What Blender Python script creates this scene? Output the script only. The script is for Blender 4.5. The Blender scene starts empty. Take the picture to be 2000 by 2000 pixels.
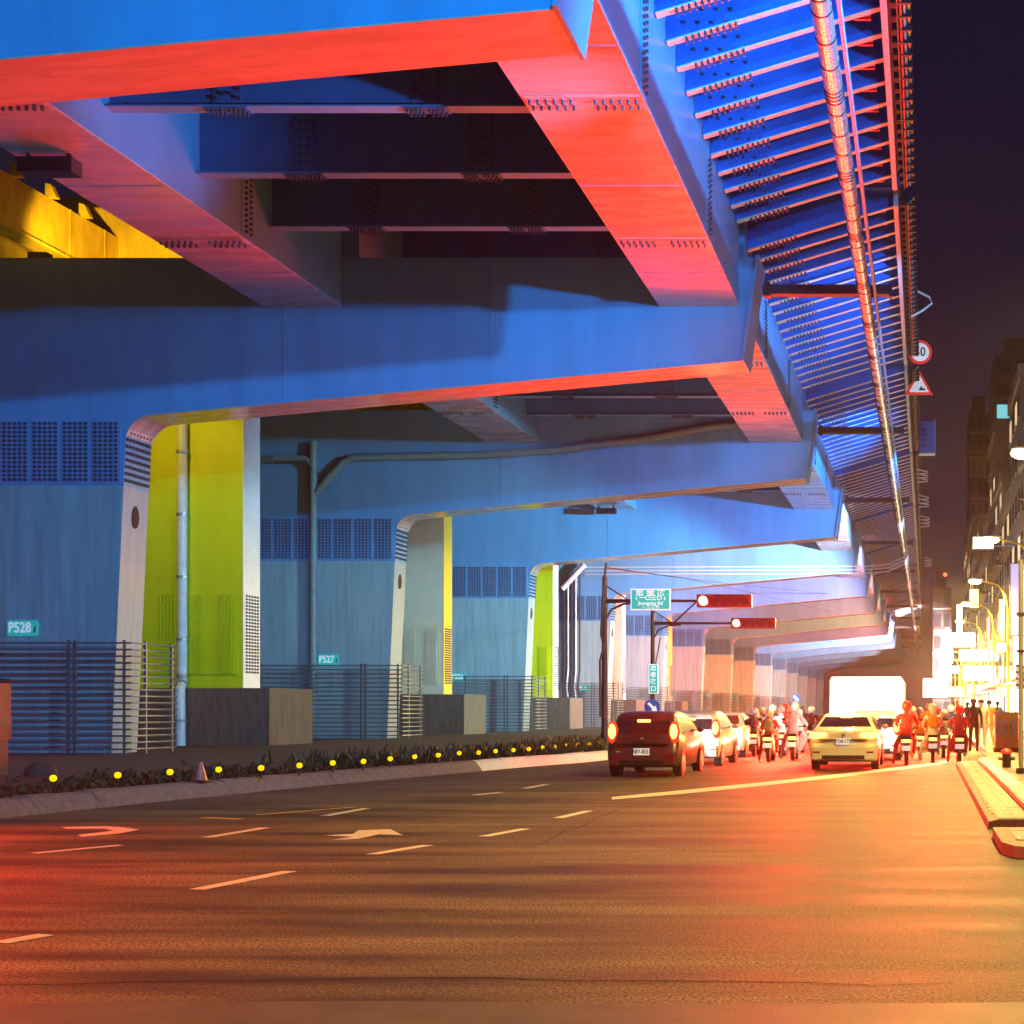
import bpy, bmesh, math, random
from mathutils import Vector, Matrix
R = math.radians
rnd = random.Random(7)
S = bpy.context.scene
COL = S.collection

# ------------------------------------------------------------------ camera, world, exposure
CAM_H = 1.6
FPX = 2400.0            # focal length in pixels of the 2000 px photograph
VPX, VPY = 1810.0, 1385.0
cam_d = bpy.data.cameras.new('camera')
cam = bpy.data.objects.new('camera', cam_d)
COL.objects.link(cam)
cam.location = (0, 0, CAM_H)
cam.rotation_euler = (R(90), 0, 0)
cam_d.sensor_width = 36.0
cam_d.lens = 36.0 * FPX / 2000.0
cam_d.shift_x = 0.5 - VPX / 2000.0
cam_d.shift_y = VPY / 2000.0 - 0.5
cam_d.clip_start = 0.1
cam_d.clip_end = 3000
S.camera = cam

W = bpy.data.worlds.new('World')
S.world = W
W.use_nodes = True
wn = W.node_tree
wn.nodes.clear()
wo = wn.nodes.new('ShaderNodeOutputWorld')
wb = wn.nodes.new('ShaderNodeBackground')
wt = wn.nodes.new('ShaderNodeTexCoord')
ws = wn.nodes.new('ShaderNodeSeparateXYZ')
wr = wn.nodes.new('ShaderNodeValToRGB')
wr.color_ramp.elements[0].position = 0.0
wr.color_ramp.elements[0].color = (0.038, 0.024, 0.026, 1)
wr.color_ramp.elements[1].position = 0.45
wr.color_ramp.elements[1].color = (0.0034, 0.0056, 0.0210, 1)
e = wr.color_ramp.elements.new(0.16)
e.color = (0.012, 0.013, 0.024, 1)
wn.links.new(wt.outputs['Generated'], ws.inputs[0])
wn.links.new(ws.outputs['Z'], wr.inputs[0])
wn.links.new(wr.outputs[0], wb.inputs['Color'])
wb.inputs['Strength'].default_value = 1.0
wn.links.new(wb.outputs[0], wo.inputs[0])

S.view_settings.view_transform = 'Standard'
S.view_settings.look = 'None'
S.view_settings.exposure = 0.0
S.view_settings.gamma = 1.0
S.view_settings.use_curve_mapping = False
S.render.engine = 'CYCLES'
S.cycles.use_denoising = True
S.cycles.max_bounces = 5
S.cycles.diffuse_bounces = 3
S.cycles.glossy_bounces = 3
S.cycles.transmission_bounces = 2
S.cycles.sample_clamp_indirect = 4.0
S.cycles.caustics_reflective = False
S.cycles.caustics_refractive = False

# lamp powers (watts) and colours
BLUE = (0.005, 0.40, 1.0)
SODIUM = (1.0, 0.68, 0.16)
BRAKE = (1.0, 0.022, 0.010)
P_STREET = 7500
P_TAIL = 1100
P_SIGNAL = 8500

# ------------------------------------------------------------------ helpers
def gp(u, v, z=0.0):
    """world point on the plane of height z seen at photo pixel (u, v)"""
    Y = FPX * (CAM_H - z) / (v - VPY)
    return Vector(((u - VPX) * Y / FPX, Y, z))

def at(u, v, Y):
    return Vector(((u - VPX) * Y / FPX, Y, CAM_H + (VPY - v) * Y / FPX))

class MB:
    def __init__(s):
        s.v = []; s.f = []; s.mi = []
    def add(s, vs, fs, m=0):
        o = len(s.v)
        s.v += [tuple(p) for p in vs]
        s.f += [tuple(i + o for i in f) for f in fs]
        s.mi += [m] * len(fs)
        return s
    def box(s, x0, x1, y0, y1, z0, z1, m=0):
        return s.add([(x0, y0, z0), (x1, y0, z0), (x1, y1, z0), (x0, y1, z0), (x0, y0, z1), (x1, y0, z1), (x1, y1, z1), (x0, y1, z1)],
                     [(0, 3, 2, 1), (4, 5, 6, 7), (0, 1, 5, 4), (1, 2, 6, 5), (2, 3, 7, 6), (3, 0, 4, 7)], m)
    def cbox(s, c, d, m=0):
        return s.box(c[0] - d[0] / 2, c[0] + d[0] / 2, c[1] - d[1] / 2, c[1] + d[1] / 2, c[2] - d[2] / 2, c[2] + d[2] / 2, m)
    def prism(s, poly, a, b, axis='y', m=0):
        """poly: 2-D points in the plane across the axis"""
        n = len(poly)
        def P(p, t):
            if axis == 'y': return (p[0], t, p[1])
            if axis == 'x': return (t, p[0], p[1])
            return (p[0], p[1], t)
        vs = [P(p, a) for p in poly] + [P(p, b) for p in poly]
        fs = [tuple(range(n - 1, -1, -1)), tuple(range(n, 2 * n))]
        fs += [(i, (i + 1) % n, n + (i + 1) % n, n + i) for i in range(n)]
        return s.add(vs, fs, m)
    def tube(s, path, r, n=8, cap=True, m=0):
        path = [Vector(p) for p in path]
        k = len(path)
        rs = r if isinstance(r, (list, tuple)) else [r] * k
        rings = []
        ref = None
        for i in range(k):
            d = (path[min(i + 1, k - 1)] - path[max(i - 1, 0)]).normalized()
            if ref is None:
                ref = Vector((0, 0, 1)) if abs(d.z) < 0.9 else Vector((1, 0, 0))
            a = d.cross(ref)
            if a.length < 1e-4:
                a = d.cross(Vector((0, 1, 0)))
            a.normalize()
            b = d.cross(a).normalized()
            ref = -b if False else ref
            rings.append([path[i] + (a * math.cos(t) + b * math.sin(t)) * rs[i] for t in [2 * math.pi * j / n for j in range(n)]])
        vs = [p for rg in rings for p in rg]
        fs = []
        for i in range(k - 1):
            for j in range(n):
                fs.append((i * n + j, i * n + (j + 1) % n, (i + 1) * n + (j + 1) % n, (i + 1) * n + j))
        if cap:
            fs.append(tuple(range(n - 1, -1, -1)))
            fs.append(tuple((k - 1) * n + j for j in range(n)))
        return s.add(vs, fs, m)
    def ell(s, c, r, nu=10, nv=6, m=0):
        vs = [(c[0], c[1], c[2] + r[2])]
        for i in range(1, nv):
            t = math.pi * i / nv
            for j in range(nu):
                p = 2 * math.pi * j / nu
                vs.append((c[0] + r[0] * math.sin(t) * math.cos(p), c[1] + r[1] * math.sin(t) * math.sin(p), c[2] + r[2] * math.cos(t)))
        vs.append((c[0], c[1], c[2] - r[2]))
        fs = [(0, 1 + j, 1 + (j + 1) % nu) for j in range(nu)]
        for i in range(nv - 2):
            for j in range(nu):
                a = 1 + i * nu
                fs.append((a + j, a + nu + j, a + nu + (j + 1) % nu, a + (j + 1) % nu))
        L = len(vs) - 1
        a = 1 + (nv - 2) * nu
        fs += [(L, a + (j + 1) % nu, a + j) for j in range(nu)]
        return s.add(vs, fs, m)
    def bolt(s, c, r, h, axis, n=6):
        """hexagonal bolt head, its free end along the axis vector"""
        ax = Vector(axis).normalized()
        a = ax.orthogonal().normalized(); b = ax.cross(a)
        c = Vector(c)
        lo = [c + (a * math.cos(2 * math.pi * j / n) + b * math.sin(2 * math.pi * j / n)) * r for j in range(n)]
        hi = [p + ax * h for p in lo]
        fs = [tuple(range(n, 2 * n))] + [(j, (j + 1) % n, n + (j + 1) % n, n + j) for j in range(n)]
        return s.add(lo + hi, fs)

def mesh_of(mb, name, off=(0, 0, 0), smooth=False):
    me = bpy.data.meshes.new(name)
    o = Vector(off)
    me.from_pydata([Vector(p) - o for p in mb.v], [], mb.f)
    if any(mb.mi):
        me.polygons.foreach_set('material_index', mb.mi)
    bm = bmesh.new(); bm.from_mesh(me)
    bmesh.ops.recalc_face_normals(bm, faces=bm.faces)
    bm.to_mesh(me); bm.free()
    if smooth:
        me.polygons.foreach_set('use_smooth', [True] * len(me.polygons))
        try:
            me.set_sharp_from_angle(angle=R(40))
        except Exception:
            pass
    me.update()
    return me

def link(name, me, mats, parent=None, loc=(0, 0, 0)):
    o = bpy.data.objects.new(name, me)
    COL.objects.link(o)
    if not isinstance(mats, (list, tuple)): mats = [mats]
    if len(me.materials) == 0:
        for m in mats: me.materials.append(m)
    if parent is not None: o.parent = parent
    o.location = loc
    return o

def part(name, mb, mats, parent, off=(0, 0, 0), smooth=False, stuff=False):
    o = link(name, mesh_of(mb, name, off, smooth), mats, parent)
    if stuff: o['kind'] = 'stuff'
    return o

def tag(o, label, cat, group=None):
    o['label'] = label; o['category'] = cat
    if group: o['group'] = group
    elif 'group' in o.keys(): del o['group']
    return o

def thing(name, label, cat, loc=(0, 0, 0), group=None, rz=0.0):
    o = bpy.data.objects.new(name, None)
    COL.objects.link(o)
    o.empty_display_size = 0.3
    o.location = loc; o.rotation_euler = (0, 0, rz)
    return tag(o, label, cat, group)

def structure(name, mb, mats, smooth=False):
    o = link(name, mesh_of(mb, name, (0, 0, 0), smooth), mats)
    o['kind'] = 'structure'
    return o

def dup(root, loc, label, group=None, rz=None):
    def cp(o, parent):
        c = o.copy(); COL.objects.link(c)
        c.parent = parent
        for ch in kids.get(o, []): cp(ch, c)
        return c
    kids = {}
    stack = [root]
    allk = list(root.children_recursive)
    for ch in allk: kids.setdefault(ch.parent, []).append(ch)
    r = cp(root, None)
    r.location = loc
    if rz is not None: r.rotation_euler = (0, 0, rz)
    r['label'] = label
    if group: r['group'] = group
    return r

def text_mesh(body, size, name='lettering', align='CENTER', extrude=0.004, bold=0.0):
    c = bpy.data.curves.new(name, 'FONT')
    c.body = body; c.size = size; c.align_x = align; c.align_y = 'CENTER'
    c.extrude = extrude; c.offset = bold; c.resolution_u = 2
    o = bpy.data.objects.new(name, c); COL.objects.link(o)
    bpy.context.view_layer.update()
    me = bpy.data.meshes.new_from_object(o.evaluated_get(bpy.context.evaluated_depsgraph_get()))
    bpy.data.objects.remove(o); bpy.data.curves.remove(c)
    me.name = name
    return me

def lettering(body, size, m, parent, loc, rx=90, rz=0, sx=1.0, bold=0.0):
    me = text_mesh(body, size, bold=bold)
    me.materials.clear()
    o = link('lettering', me, m, parent, loc)
    o.rotation_euler = (R(rx), 0, R(rz)); o.scale = (sx, 1, 1)
    return o

def lamp(kind, name, loc, color, power, parent=None, aim=None, cone=None, blend=0.5, radius=0.1):
    d = bpy.data.lights.new(name, kind)
    d.color = color; d.energy = power; d.shadow_soft_size = radius
    if kind == 'SPOT':
        d.spot_size = R(cone); d.spot_blend = blend
    o = bpy.data.objects.new(name, d); COL.objects.link(o)
    o.location = loc
    if parent is not None: o.parent = parent
    if aim is not None:
        o.rotation_euler = Vector(aim).normalized().to_track_quat('-Z', 'Y').to_euler()
    return o

def ordinal(i):
    return ['first', 'second', 'third', 'fourth', 'fifth', 'sixth', 'seventh', 'eighth', 'ninth', 'tenth', 'eleventh', 'twelfth', 'thirteenth', 'fourteenth', 'fifteenth', 'sixteenth',
            'seventeenth', 'eighteenth', 'nineteenth', 'twentieth', 'twenty-first', 'twenty-second', 'twenty-third', 'twenty-fourth', 'twenty-fifth', 'twenty-sixth', 'twenty-seventh', 'twenty-eighth'][i]

# ------------------------------------------------------------------ materials
def mat(name, col, rough=0.5, metal=0.0, var=0.0, scale=3.0, stretch=(1, 1, 1), rvar=0.0, bump=0.0, bscale=40.0, coat=0.0, emit=None, estr=0.0, spec=0.5, col2=None):
    m = bpy.data.materials.new(name); m.use_nodes = True
    n = m.node_tree.nodes; L = m.node_tree.links
    b = n['Principled BSDF']
    b.inputs['Base Color'].default_value = (*col, 1)
    b.inputs['Roughness'].default_value = rough
    b.inputs['Metallic'].default_value = metal
    b.inputs['Coat Weight'].default_value = coat
    b.inputs['Coat Roughness'].default_value = 0.12
    b.inputs['Specular IOR Level'].default_value = spec
    if emit:
        b.inputs['Emission Color'].default_value = (*emit, 1)
        b.inputs['Emission Strength'].default_value = estr
    if var or rvar or bump:
        tc = n.new('ShaderNodeTexCoord'); mp = n.new('ShaderNodeMapping')
        mp.inputs['Scale'].default_value = stretch
        g = n.new('ShaderNodeNewGeometry')
        L.new(g.outputs['Position'], mp.inputs[0])
        if var or rvar:
            no = n.new('ShaderNodeTexNoise'); no.inputs['Scale'].default_value = scale
            no.inputs['Detail'].default_value = 6; no.inputs['Roughness'].default_value = 0.62
            L.new(mp.outputs[0], no.inputs['Vector'])
        if var:
            rp = n.new('ShaderNodeValToRGB')
            rp.color_ramp.elements[0].position = 0.3; rp.color_ramp.elements[1].position = 0.72
            c0 = col2 if col2 else tuple(max(0, c * (1 - var)) for c in col)
            rp.color_ramp.elements[0].color = (*c0, 1)
            rp.color_ramp.elements[1].color = (*[min(1, c * (1 + var * 0.5)) for c in col], 1)
            L.new(no.outputs[0], rp.inputs[0]); L.new(rp.outputs[0], b.inputs['Base Color'])
        if rvar:
            mr = n.new('ShaderNodeMapRange')
            mr.inputs[1].default_value = 0.3; mr.inputs[2].default_value = 0.7
            mr.inputs[3].default_value = max(0.03, rough - rvar); mr.inputs[4].default_value = min(1, rough + rvar)
            L.new(no.outputs[0], mr.inputs[0]); L.new(mr.outputs[0], b.inputs['Roughness'])
        if bump:
            nb = n.new('ShaderNodeTexNoise'); nb.inputs['Scale'].default_value = bscale; nb.inputs['Detail'].default_value = 4
            L.new(mp.outputs[0], nb.inputs['Vector'])
            bu = n.new('ShaderNodeBump'); bu.inputs['Strength'].default_value = bump; bu.inputs['Distance'].default_value = 0.02
            L.new(nb.outputs[0], bu.inputs['Height']); L.new(bu.outputs[0], b.inputs['Normal'])
    return m

M = {}
M['steel'] = mat('blue_steel_paint', (0.13, 0.36, 0.62), 0.38, var=0.16, scale=0.8, stretch=(1.4, 0.8, 0.22), rvar=0.10, bump=0.05, bscale=6, coat=0.08)
M['steel2'] = mat('blue_steel_paint_plate', (0.13, 0.35, 0.60), 0.42, var=0.15, scale=2.0)
M['under'] = mat('underside_red_light_tint', (0.62, 0.46, 0.40), 0.26, var=0.16, scale=1.0, stretch=(0.5, 2.6, 1.0), rvar=0.16, coat=0.6)  # undersides paler and warmer than the beams, so red light is lifted by colour
M['soffit'] = mat('deck_blue_paint', (0.025, 0.14, 0.58), 0.45, var=0.2, scale=1.5)
M['floor'] = mat('shaded_floor_beam_teal', (0.03, 0.16, 0.36), 0.5, var=0.2, scale=1.5)  # darker than the girder paint: shade of the deck bays is in the colour
M['flange'] = mat('lit_flange_cream', (0.68, 0.58, 0.46), 0.32, var=0.15, scale=3)  # whitened so the light falling on the flanges sits in the colour
M['pier'] = mat('grey_pier_paint', (0.36, 0.47, 0.48), 0.5, var=0.26, scale=1.5, stretch=(2.4, 2.4, 0.16), rvar=0.1, bump=0.06, bscale=10)
M['bolt'] = mat('dark_bolt_steel', (0.05, 0.08, 0.11), 0.45, metal=0.3)
M['dark'] = mat('dark_matt', (0.015, 0.016, 0.02), 0.7)  # plain near black for the hole plate, posts, boxes and print
M['lime'] = mat('yellow_column_paint', (0.60, 0.64, 0.010), 0.45, var=0.12, scale=1.2, stretch=(1, 1, 0.3), bump=0.04, bscale=12)
M['yellow'] = mat('amber_girder_paint', (0.72, 0.50, 0.02), 0.45, var=0.35, scale=2.2, stretch=(1, 1, 0.3))
M['amber'] = mat('amber_edge_colour', (0.90, 0.40, 0.01), 0.45, var=0.1, scale=1.2)
M['cream'] = mat('cream_column_paint', (0.86, 0.62, 0.42), 0.5, var=0.1, scale=1.5)
M['white'] = mat('white_paint', (0.75, 0.75, 0.76), 0.4, var=0.08, scale=2)
M['concrete'] = mat('concrete', (0.13, 0.095, 0.07), 0.8, var=0.4, scale=2.2, stretch=(3.5, 3.5, 0.4), bump=0.15, bscale=25)
M['rail'] = mat('galvanised_rail', (0.30, 0.34, 0.36), 0.35, metal=0.6)
M['fence'] = mat('fence_rail_paint', (0.13, 0.15, 0.16), 0.4, metal=0.2)
M['pipe'] = mat('pale_pipe', (0.62, 0.66, 0.68), 0.35, var=0.15, scale=3)
M['redclip'] = mat('red_primer_clip', (0.55, 0.10, 0.07), 0.4)
M['greenpipe'] = mat('grey_green_pipe', (0.22, 0.28, 0.27), 0.45, var=0.2, scale=3)
M['chrome'] = mat('steel_pipe_cladding', (0.80, 0.80, 0.82), 0.26, metal=0.85, rvar=0.08, scale=6)
M['black'] = mat('black_metal', (0.012, 0.013, 0.016), 0.45)
M['rubber'] = mat('rubber', (0.012, 0.012, 0.012), 0.8)
M['glass'] = mat('dark_glass', (0.012, 0.010, 0.012), 0.08, spec=0.8)
M['sign_green'] = mat('green_sign_face', (0.0, 0.50, 0.42), 0.4, emit=(0.0, 0.55, 0.5), estr=0.35)  # faint glow added to sign faces that are no lamps
M['sign_white'] = mat('white_sign_print', (0.85, 0.85, 0.85), 0.4, emit=(1, 1, 1), estr=0.35)  # white print and plates glow slightly without any lamp
M['sign_red'] = mat('red_sign_print', (0.75, 0.03, 0.02), 0.4, emit=(1, 0.05, 0.03), estr=0.35)  # slight glow added to red print, helmets and caps
M['sign_blue'] = mat('blue_sign_face', (0.01, 0.10, 0.5), 0.4)
M['sign_back'] = mat('sign_back', (0.25, 0.26, 0.28), 0.5, metal=0.5)
M['red_lens'] = mat('lit_red_lens', (0.6, 0.05, 0.02), 0.2, emit=(1.0, 0.34, 0.06), estr=7)
M['lens_halo'] = mat('red_lens_halo', (0.5, 0.02, 0.01), 0.2, emit=(1.0, 0.05, 0.01), estr=1.1)  # halo round the lit tail lamps, built as a glowing surface
M['signal_lens'] = mat('lit_signal_lens', (0.6, 0.05, 0.02), 0.2, emit=(1.0, 0.42, 0.20), estr=10)
M['signal_off'] = mat('unlit_signal_lens', (0.25, 0.01, 0.01), 0.25)
M['signal_box'] = mat('signal_housing', (0.30, 0.012, 0.012), 0.4)
M['lamp_lens'] = mat('lit_street_lamp_lens', (0.9, 0.8, 0.5), 0.3, emit=(1.0, 0.72, 0.28), estr=30)
M['added_flood_lens'] = mat('added_floodlight_lens', (0.5, 0.7, 0.9), 0.3, emit=(0.4, 0.7, 1.0), estr=20)
M['warm_lens'] = mat('added_amber_lens', (0.9, 0.8, 0.5), 0.3, emit=(1.0, 0.72, 0.28), estr=1.5)
M['reflector'] = mat('amber_reflector', (0.9, 0.62, 0.0), 0.25, emit=(1.0, 0.66, 0.0), estr=1.1)  # glow stands in for light thrown back by the discs
M['kerb'] = mat('kerb_concrete', (0.20, 0.17, 0.155), 0.75, var=0.35, scale=5, stretch=(2, 2, 1), bump=0.15, bscale=30)
M['kerbw'] = mat('white_kerb', (0.78, 0.76, 0.76), 0.6, var=0.1, scale=6)
M['granite'] = mat('pink_granite', (0.42, 0.33, 0.32), 0.5, var=0.5, scale=18)
M['paver'] = mat('pavement_slab', (0.26, 0.24, 0.23), 0.7, var=0.25, scale=7, bump=0.1, bscale=50)
M['stud'] = mat('tactile_stud', (0.55, 0.42, 0.22), 0.35, metal=0.5)
M['mark'] = mat('road_marking_paint', (0.72, 0.70, 0.64), 0.55, var=0.25, scale=9, bump=0.1, bscale=60)
M['marky'] = mat('yellow_marking_paint', (0.70, 0.48, 0.10), 0.55, var=0.3, scale=9)
M['soil'] = mat('median_soil', (0.055, 0.042, 0.028), 0.9, var=0.4, scale=3, bump=0.4, bscale=12)
M['leaf'] = mat('shrub_leaf', (0.05, 0.055, 0.018), 0.55, var=0.5, scale=8)
M['cable'] = mat('cable_sheath', (0.02, 0.02, 0.022), 0.5)
M['redcond'] = mat('red_conduit', (0.55, 0.05, 0.03), 0.35)
M['bluecond'] = mat('blue_conduit', (0.05, 0.42, 0.68), 0.3)
M['yelcond'] = mat('yellow_conduit', (0.85, 0.66, 0.05), 0.35)

# asphalt
def asphalt():
    m = bpy.data.materials.new('asphalt'); m.use_nodes = True
    n = m.node_tree.nodes; L = m.node_tree.links; b = n['Principled BSDF']
    g = n.new('ShaderNodeNewGeometry')
    mp = n.new('ShaderNodeMapping'); mp.inputs['Scale'].default_value = (0.12, 1.0, 1)
    L.new(g.outputs['Position'], mp.inputs[0])
    a = n.new('ShaderNodeTexNoise'); a.inputs['Scale'].default_value = 1.6; a.inputs['Detail'].default_value = 7; a.inputs['Roughness'].default_value = 0.65
    L.new(mp.outputs[0], a.inputs['Vector'])
    f = n.new('ShaderNodeTexNoise'); f.inputs['Scale'].default_value = 48; f.inputs['Detail'].default_value = 3
    L.new(g.outputs['Position'], f.inputs['Vector'])
    v = n.new('ShaderNodeTexVoronoi'); v.inputs['Scale'].default_value = 70
    L.new(g.outputs['Position'], v.inputs['Vector'])
    r1 = n.new('ShaderNodeValToRGB')
    r1.color_ramp.elements[0].position = 0.38; r1.color_ramp.elements[0].color = (0.030, 0.028, 0.027, 1)
    r1.color_ramp.elements[1].position = 0.64; r1.color_ramp.elements[1].color = (0.135, 0.124, 0.108, 1)
    L.new(a.outputs[0], r1.inputs[0])
    r2 = n.new('ShaderNodeValToRGB')
    r2.color_ramp.elements[0].position = 0.38; r2.color_ramp.elements[0].color = (0.35, 0.35, 0.35, 1)
    r2.color_ramp.elements[1].position = 0.66; r2.color_ramp.elements[1].color = (2.3, 2.2, 2.0, 1)
    L.new(f.outputs[0], r2.inputs[0])
    mx = n.new('ShaderNodeMix'); mx.data_type = 'RGBA'; mx.blend_type = 'MULTIPLY'; mx.inputs[0].default_value = 1
    L.new(r1.outputs[0], mx.inputs[6]); L.new(r2.outputs[0], mx.inputs[7])
    L.new(mx.outputs[2], b.inputs['Base Color'])
    mr = n.new('ShaderNodeMapRange'); mr.inputs[1].default_value = 0.3; mr.inputs[2].default_value = 0.7
    mr.inputs[3].default_value = 0.50; mr.inputs[4].default_value = 0.85
    b.inputs['Specular IOR Level'].default_value = 0.22
    L.new(a.outputs[0], mr.inputs[0]); L.new(mr.outputs[0], b.inputs['Roughness'])
    bu = n.new('ShaderNodeBump'); bu.inputs['Strength'].default_value = 0.45; bu.inputs['Distance'].default_value = 0.012
    L.new(v.outputs['Distance'], bu.inputs['Height']); L.new(bu.outputs[0], b.inputs['Normal'])
    return m
M['asphalt'] = asphalt()

# ------------------------------------------------------------------ ground, road, median, pavement
structure('ground', MB().add([(-280, -60, -0.05), (280, -60, -0.05), (280, 560, -0.05), (-280, 560, -0.05)], [(0, 1, 2, 3)]), M['soil'])
structure('road', MB().add([(-70, -40, 0), (40, -40, 0), (40, 420, 0), (-70, 420, 0)], [(0, 1, 2, 3)]), M['asphalt'])

KERB = [(-15.6, 10.0), (-14.4, 14.5), (-13.6, 17.9), (-13.2, 21.9), (-12.75, 25.3), (-11.9, 29.5), (-11.2, 33.4), (-10.2, 37.3), (-9.7, 42.0), (-9.5, 60.0), (-9.5, 330.0)]
def kerb_at(y):
    for (x0, y0), (x1, y1) in zip(KERB, KERB[1:]):
        if y0 <= y <= y1:
            return x0 + (x1 - x0) * (y - y0) / (y1 - y0)
    return KERB[-1][0]
# raised median under the viaduct
mb = MB()
top = [(x - 0.42, y, 0.2) for x, y in KERB]
lft = [(-42.0, y, 0.2) for x, y in KERB]
n = len(KERB)
mb.add(top + lft, [(i, i + 1, n + i + 1, n + i) for i in range(n - 1)])
structure('median', mb, M['soil'])
# kerb stones: sloping face, one object per stone
kerb = bpy.data.objects.new('kerb', None); COL.objects.link(kerb); kerb['kind'] = 'structure'
kerb.location = (-13.6, 17.9, 0)
y = 15.0
ks = {}
i = 0
while y < 62:
    ln = 0.62 if y < 34 else 1.2
    x0, x1 = kerb_at(y), kerb_at(y + ln)
    d = Vector((x1 - x0, ln)); L = d.length
    key = (ln,)
    if key not in ks:
        prof = [(0.02, -0.05), (0.0, 0.04), (-0.16, 0.24), (-0.24, 0.27), (-0.46, 0.27), (-0.46, -0.05)]
        ks[key] = [mesh_of(MB().prism(prof, 0.006, L - 0.006, 'y'), 'kerb_stone') for _ in (0, 1)]
    white = y > 31.5  # stones turn to the white kerb colour farther along
    me = ks[key][1 if white else 0]
    o = link('kerb_stone', me, M['kerbw'] if white else M['kerb'], kerb, Vector((x0, y, 0)) - kerb.location)
    o.rotation_euler = (0, R(rnd.uniform(-1, 1)), -math.atan2(d.x, d.y))
    o.location.z += rnd.uniform(-0.008, 0.008)
    y += ln
mb = MB().prism([(-9.5, -0.05), (-9.66, 0.24), (-9.96, 0.27), (-9.96, -0.05)], 62.0, 330, 'y')
structure('far_kerb', mb, M['kerbw'])

# corner pavement at the right: lower tactile apron, granite kerb, pavement
def slabs(name, x0, x1, y0, y1, z, sx, sy, m):
    root = bpy.data.objects.new(name, None); COL.objects.link(root); root['kind'] = 'structure'
    root.location = (x0, y0, 0)
    me = mesh_of(MB().box(0.004, sx - 0.004, 0.004, sy - 0.004, -0.06, 0), 'paving_slab')
    yy = y0
    while yy < y1 - 0.01:
        xx = x0
        while xx < x1 - 0.01:
            o = link('paving_slab', me, m, root, (xx - x0, yy - y0, z + rnd.uniform(-0.003, 0.003)))
            xx += sx
        yy += sy
    return root
mb = MB().prism([(0.80, -0.05), (0.83, 0.10), (0.95, 0.13), (1.40, 0.13), (1.40, -0.05)], 16.4, 34.5, 'y')
structure('apron', mb, M['kerb'])
slabs('apron_paving', 0.955, 1.395, 16.5, 34.4, 0.138, 0.22, 0.60, M['paver'])
mb = MB().prism([(0.95, 13.2), (0.83, 13.6), (0.82, 15.3), (3.2, 15.3), (3.2, 13.0), (1.3, 13.0)], -0.05, 0.13, 'z')
structure('refuge', mb, M['kerb'])
slabs('refuge_paving', 1.0, 3.0, 13.75, 15.15, 0.138, 0.40, 0.35, M['paver'])
studs = MB()
for yy in [17.3 + 0.62 * k for k in range(6)]:
    for xx in (0.92, 1.03, 1.14, 1.25):
        studs.ell((xx, yy, 0.141), (0.022, 0.05, 0.014), 6, 4)
for xx in (1.05, 1.25, 1.45, 1.65):
    studs.ell((xx, 13.9, 0.141), (0.03, 0.05, 0.014), 6, 4)
o = structure('tactile_paving', studs, M['stud'])
# granite kerb as stones
gk = bpy.data.objects.new('pavement_kerb', None); COL.objects.link(gk); gk['kind'] = 'structure'; gk.location = (1.42, 16.4, 0)
gm = mesh_of(MB().prism([(0, -0.05), (0.02, 0.2), (0.05, 0.24), (0.30, 0.24), (0.30, -0.05)], 0.006, 0.994, 'y'), 'granite_stone')
for k in range(18):
    link('granite_stone', gm, M['granite'], gk, (0, k, rnd.uniform(-0.006, 0.006)))
structure('pavement_base', MB().box(1.73, 12, 16.4, 34.5, -0.05, 0.14).box(2.2, 12, 34.5, 400, -0.05, 0.14), M['paver'])
slabs('pavement', 1.74, 3.5, 17.0, 40.0, 0.215, 0.88, 1.0, M['paver'])
gm2 = mesh_of(MB().prism([(0, -0.05), (0.02, 0.18), (0.05, 0.2), (0.25, 0.2), (0.25, -0.05)], 0.01, 1.99, 'y'), 'granite_stone')
for k in range(20):
    link('granite_stone', gm2, M['granite'], gk, (2.0 - 1.42, 35.0 + 2 * k - 16.4, 0))

# painted markings, each its own object
def marking(px, name='road_marking', m=None, z=0.004):
    pts = [gp(u, v) for u, v in px]
    mb = MB().add([(p.x, p.y, z) for p in pts], [tuple(range(len(pts)))])
    o = structure(name, mb, m or M['mark'])
    return o
def dash(u0, v0, u1, v1, w=0.13, m=None, name='lane_dash'):
    a, b = gp(u0, v0), gp(u1, v1)
    d = (b - a).normalized(); nn = Vector((-d.y, d.x, 0)) * w / 2
    mb = MB().add([(*(p.xy), 0.004) for p in (a - nn, b - nn, b + nn, a + nn)], [(0, 1, 2, 3)])
    return structure(name, mb, m or M['mark'])
for q in ((66, 1667, 236, 1651), (404, 1636, 518, 1617), (634, 1594, 716, 1579), (726, 1669, 836, 1651), (384, 1738, 566, 1702), (945, 1634, 1026, 1619), (1026, 1540, 1068, 1532),
          (925, 1553, 978, 1548), (0, 1842, 90, 1826), (1090, 1598, 1150, 1584), (790, 1500, 850, 1496)):
    dash(*q, w=0.16)
marking([(120, 1616), (205, 1614), (238, 1616), (272, 1621), (236, 1628), (160, 1635), (152, 1631), (222, 1623), (204, 1619), (130, 1619)], 'turn_arrow')
marking([(634, 1632), (690, 1629), (700, 1622), (762, 1620), (788, 1632), (740, 1630), (700, 1639), (648, 1641), (690, 1635)], 'lane_arrow')
marking([(1195, 1557), (1330, 1544), (1480, 1529), (1640, 1512), (1800, 1493), (1850, 1486), (1852, 1490), (1800, 1498), (1640, 1518), (1480, 1536), (1330, 1551), (1195, 1562)], 'trail_line')  # white line painted along the course of a light trail
dash(500, 1592, 690, 1577, w=0.12, m=M['marky'], name='yellow_line')
dash(395, 1597, 470, 1600, w=0.14, m=M['marky'], name='yellow_line')

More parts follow.
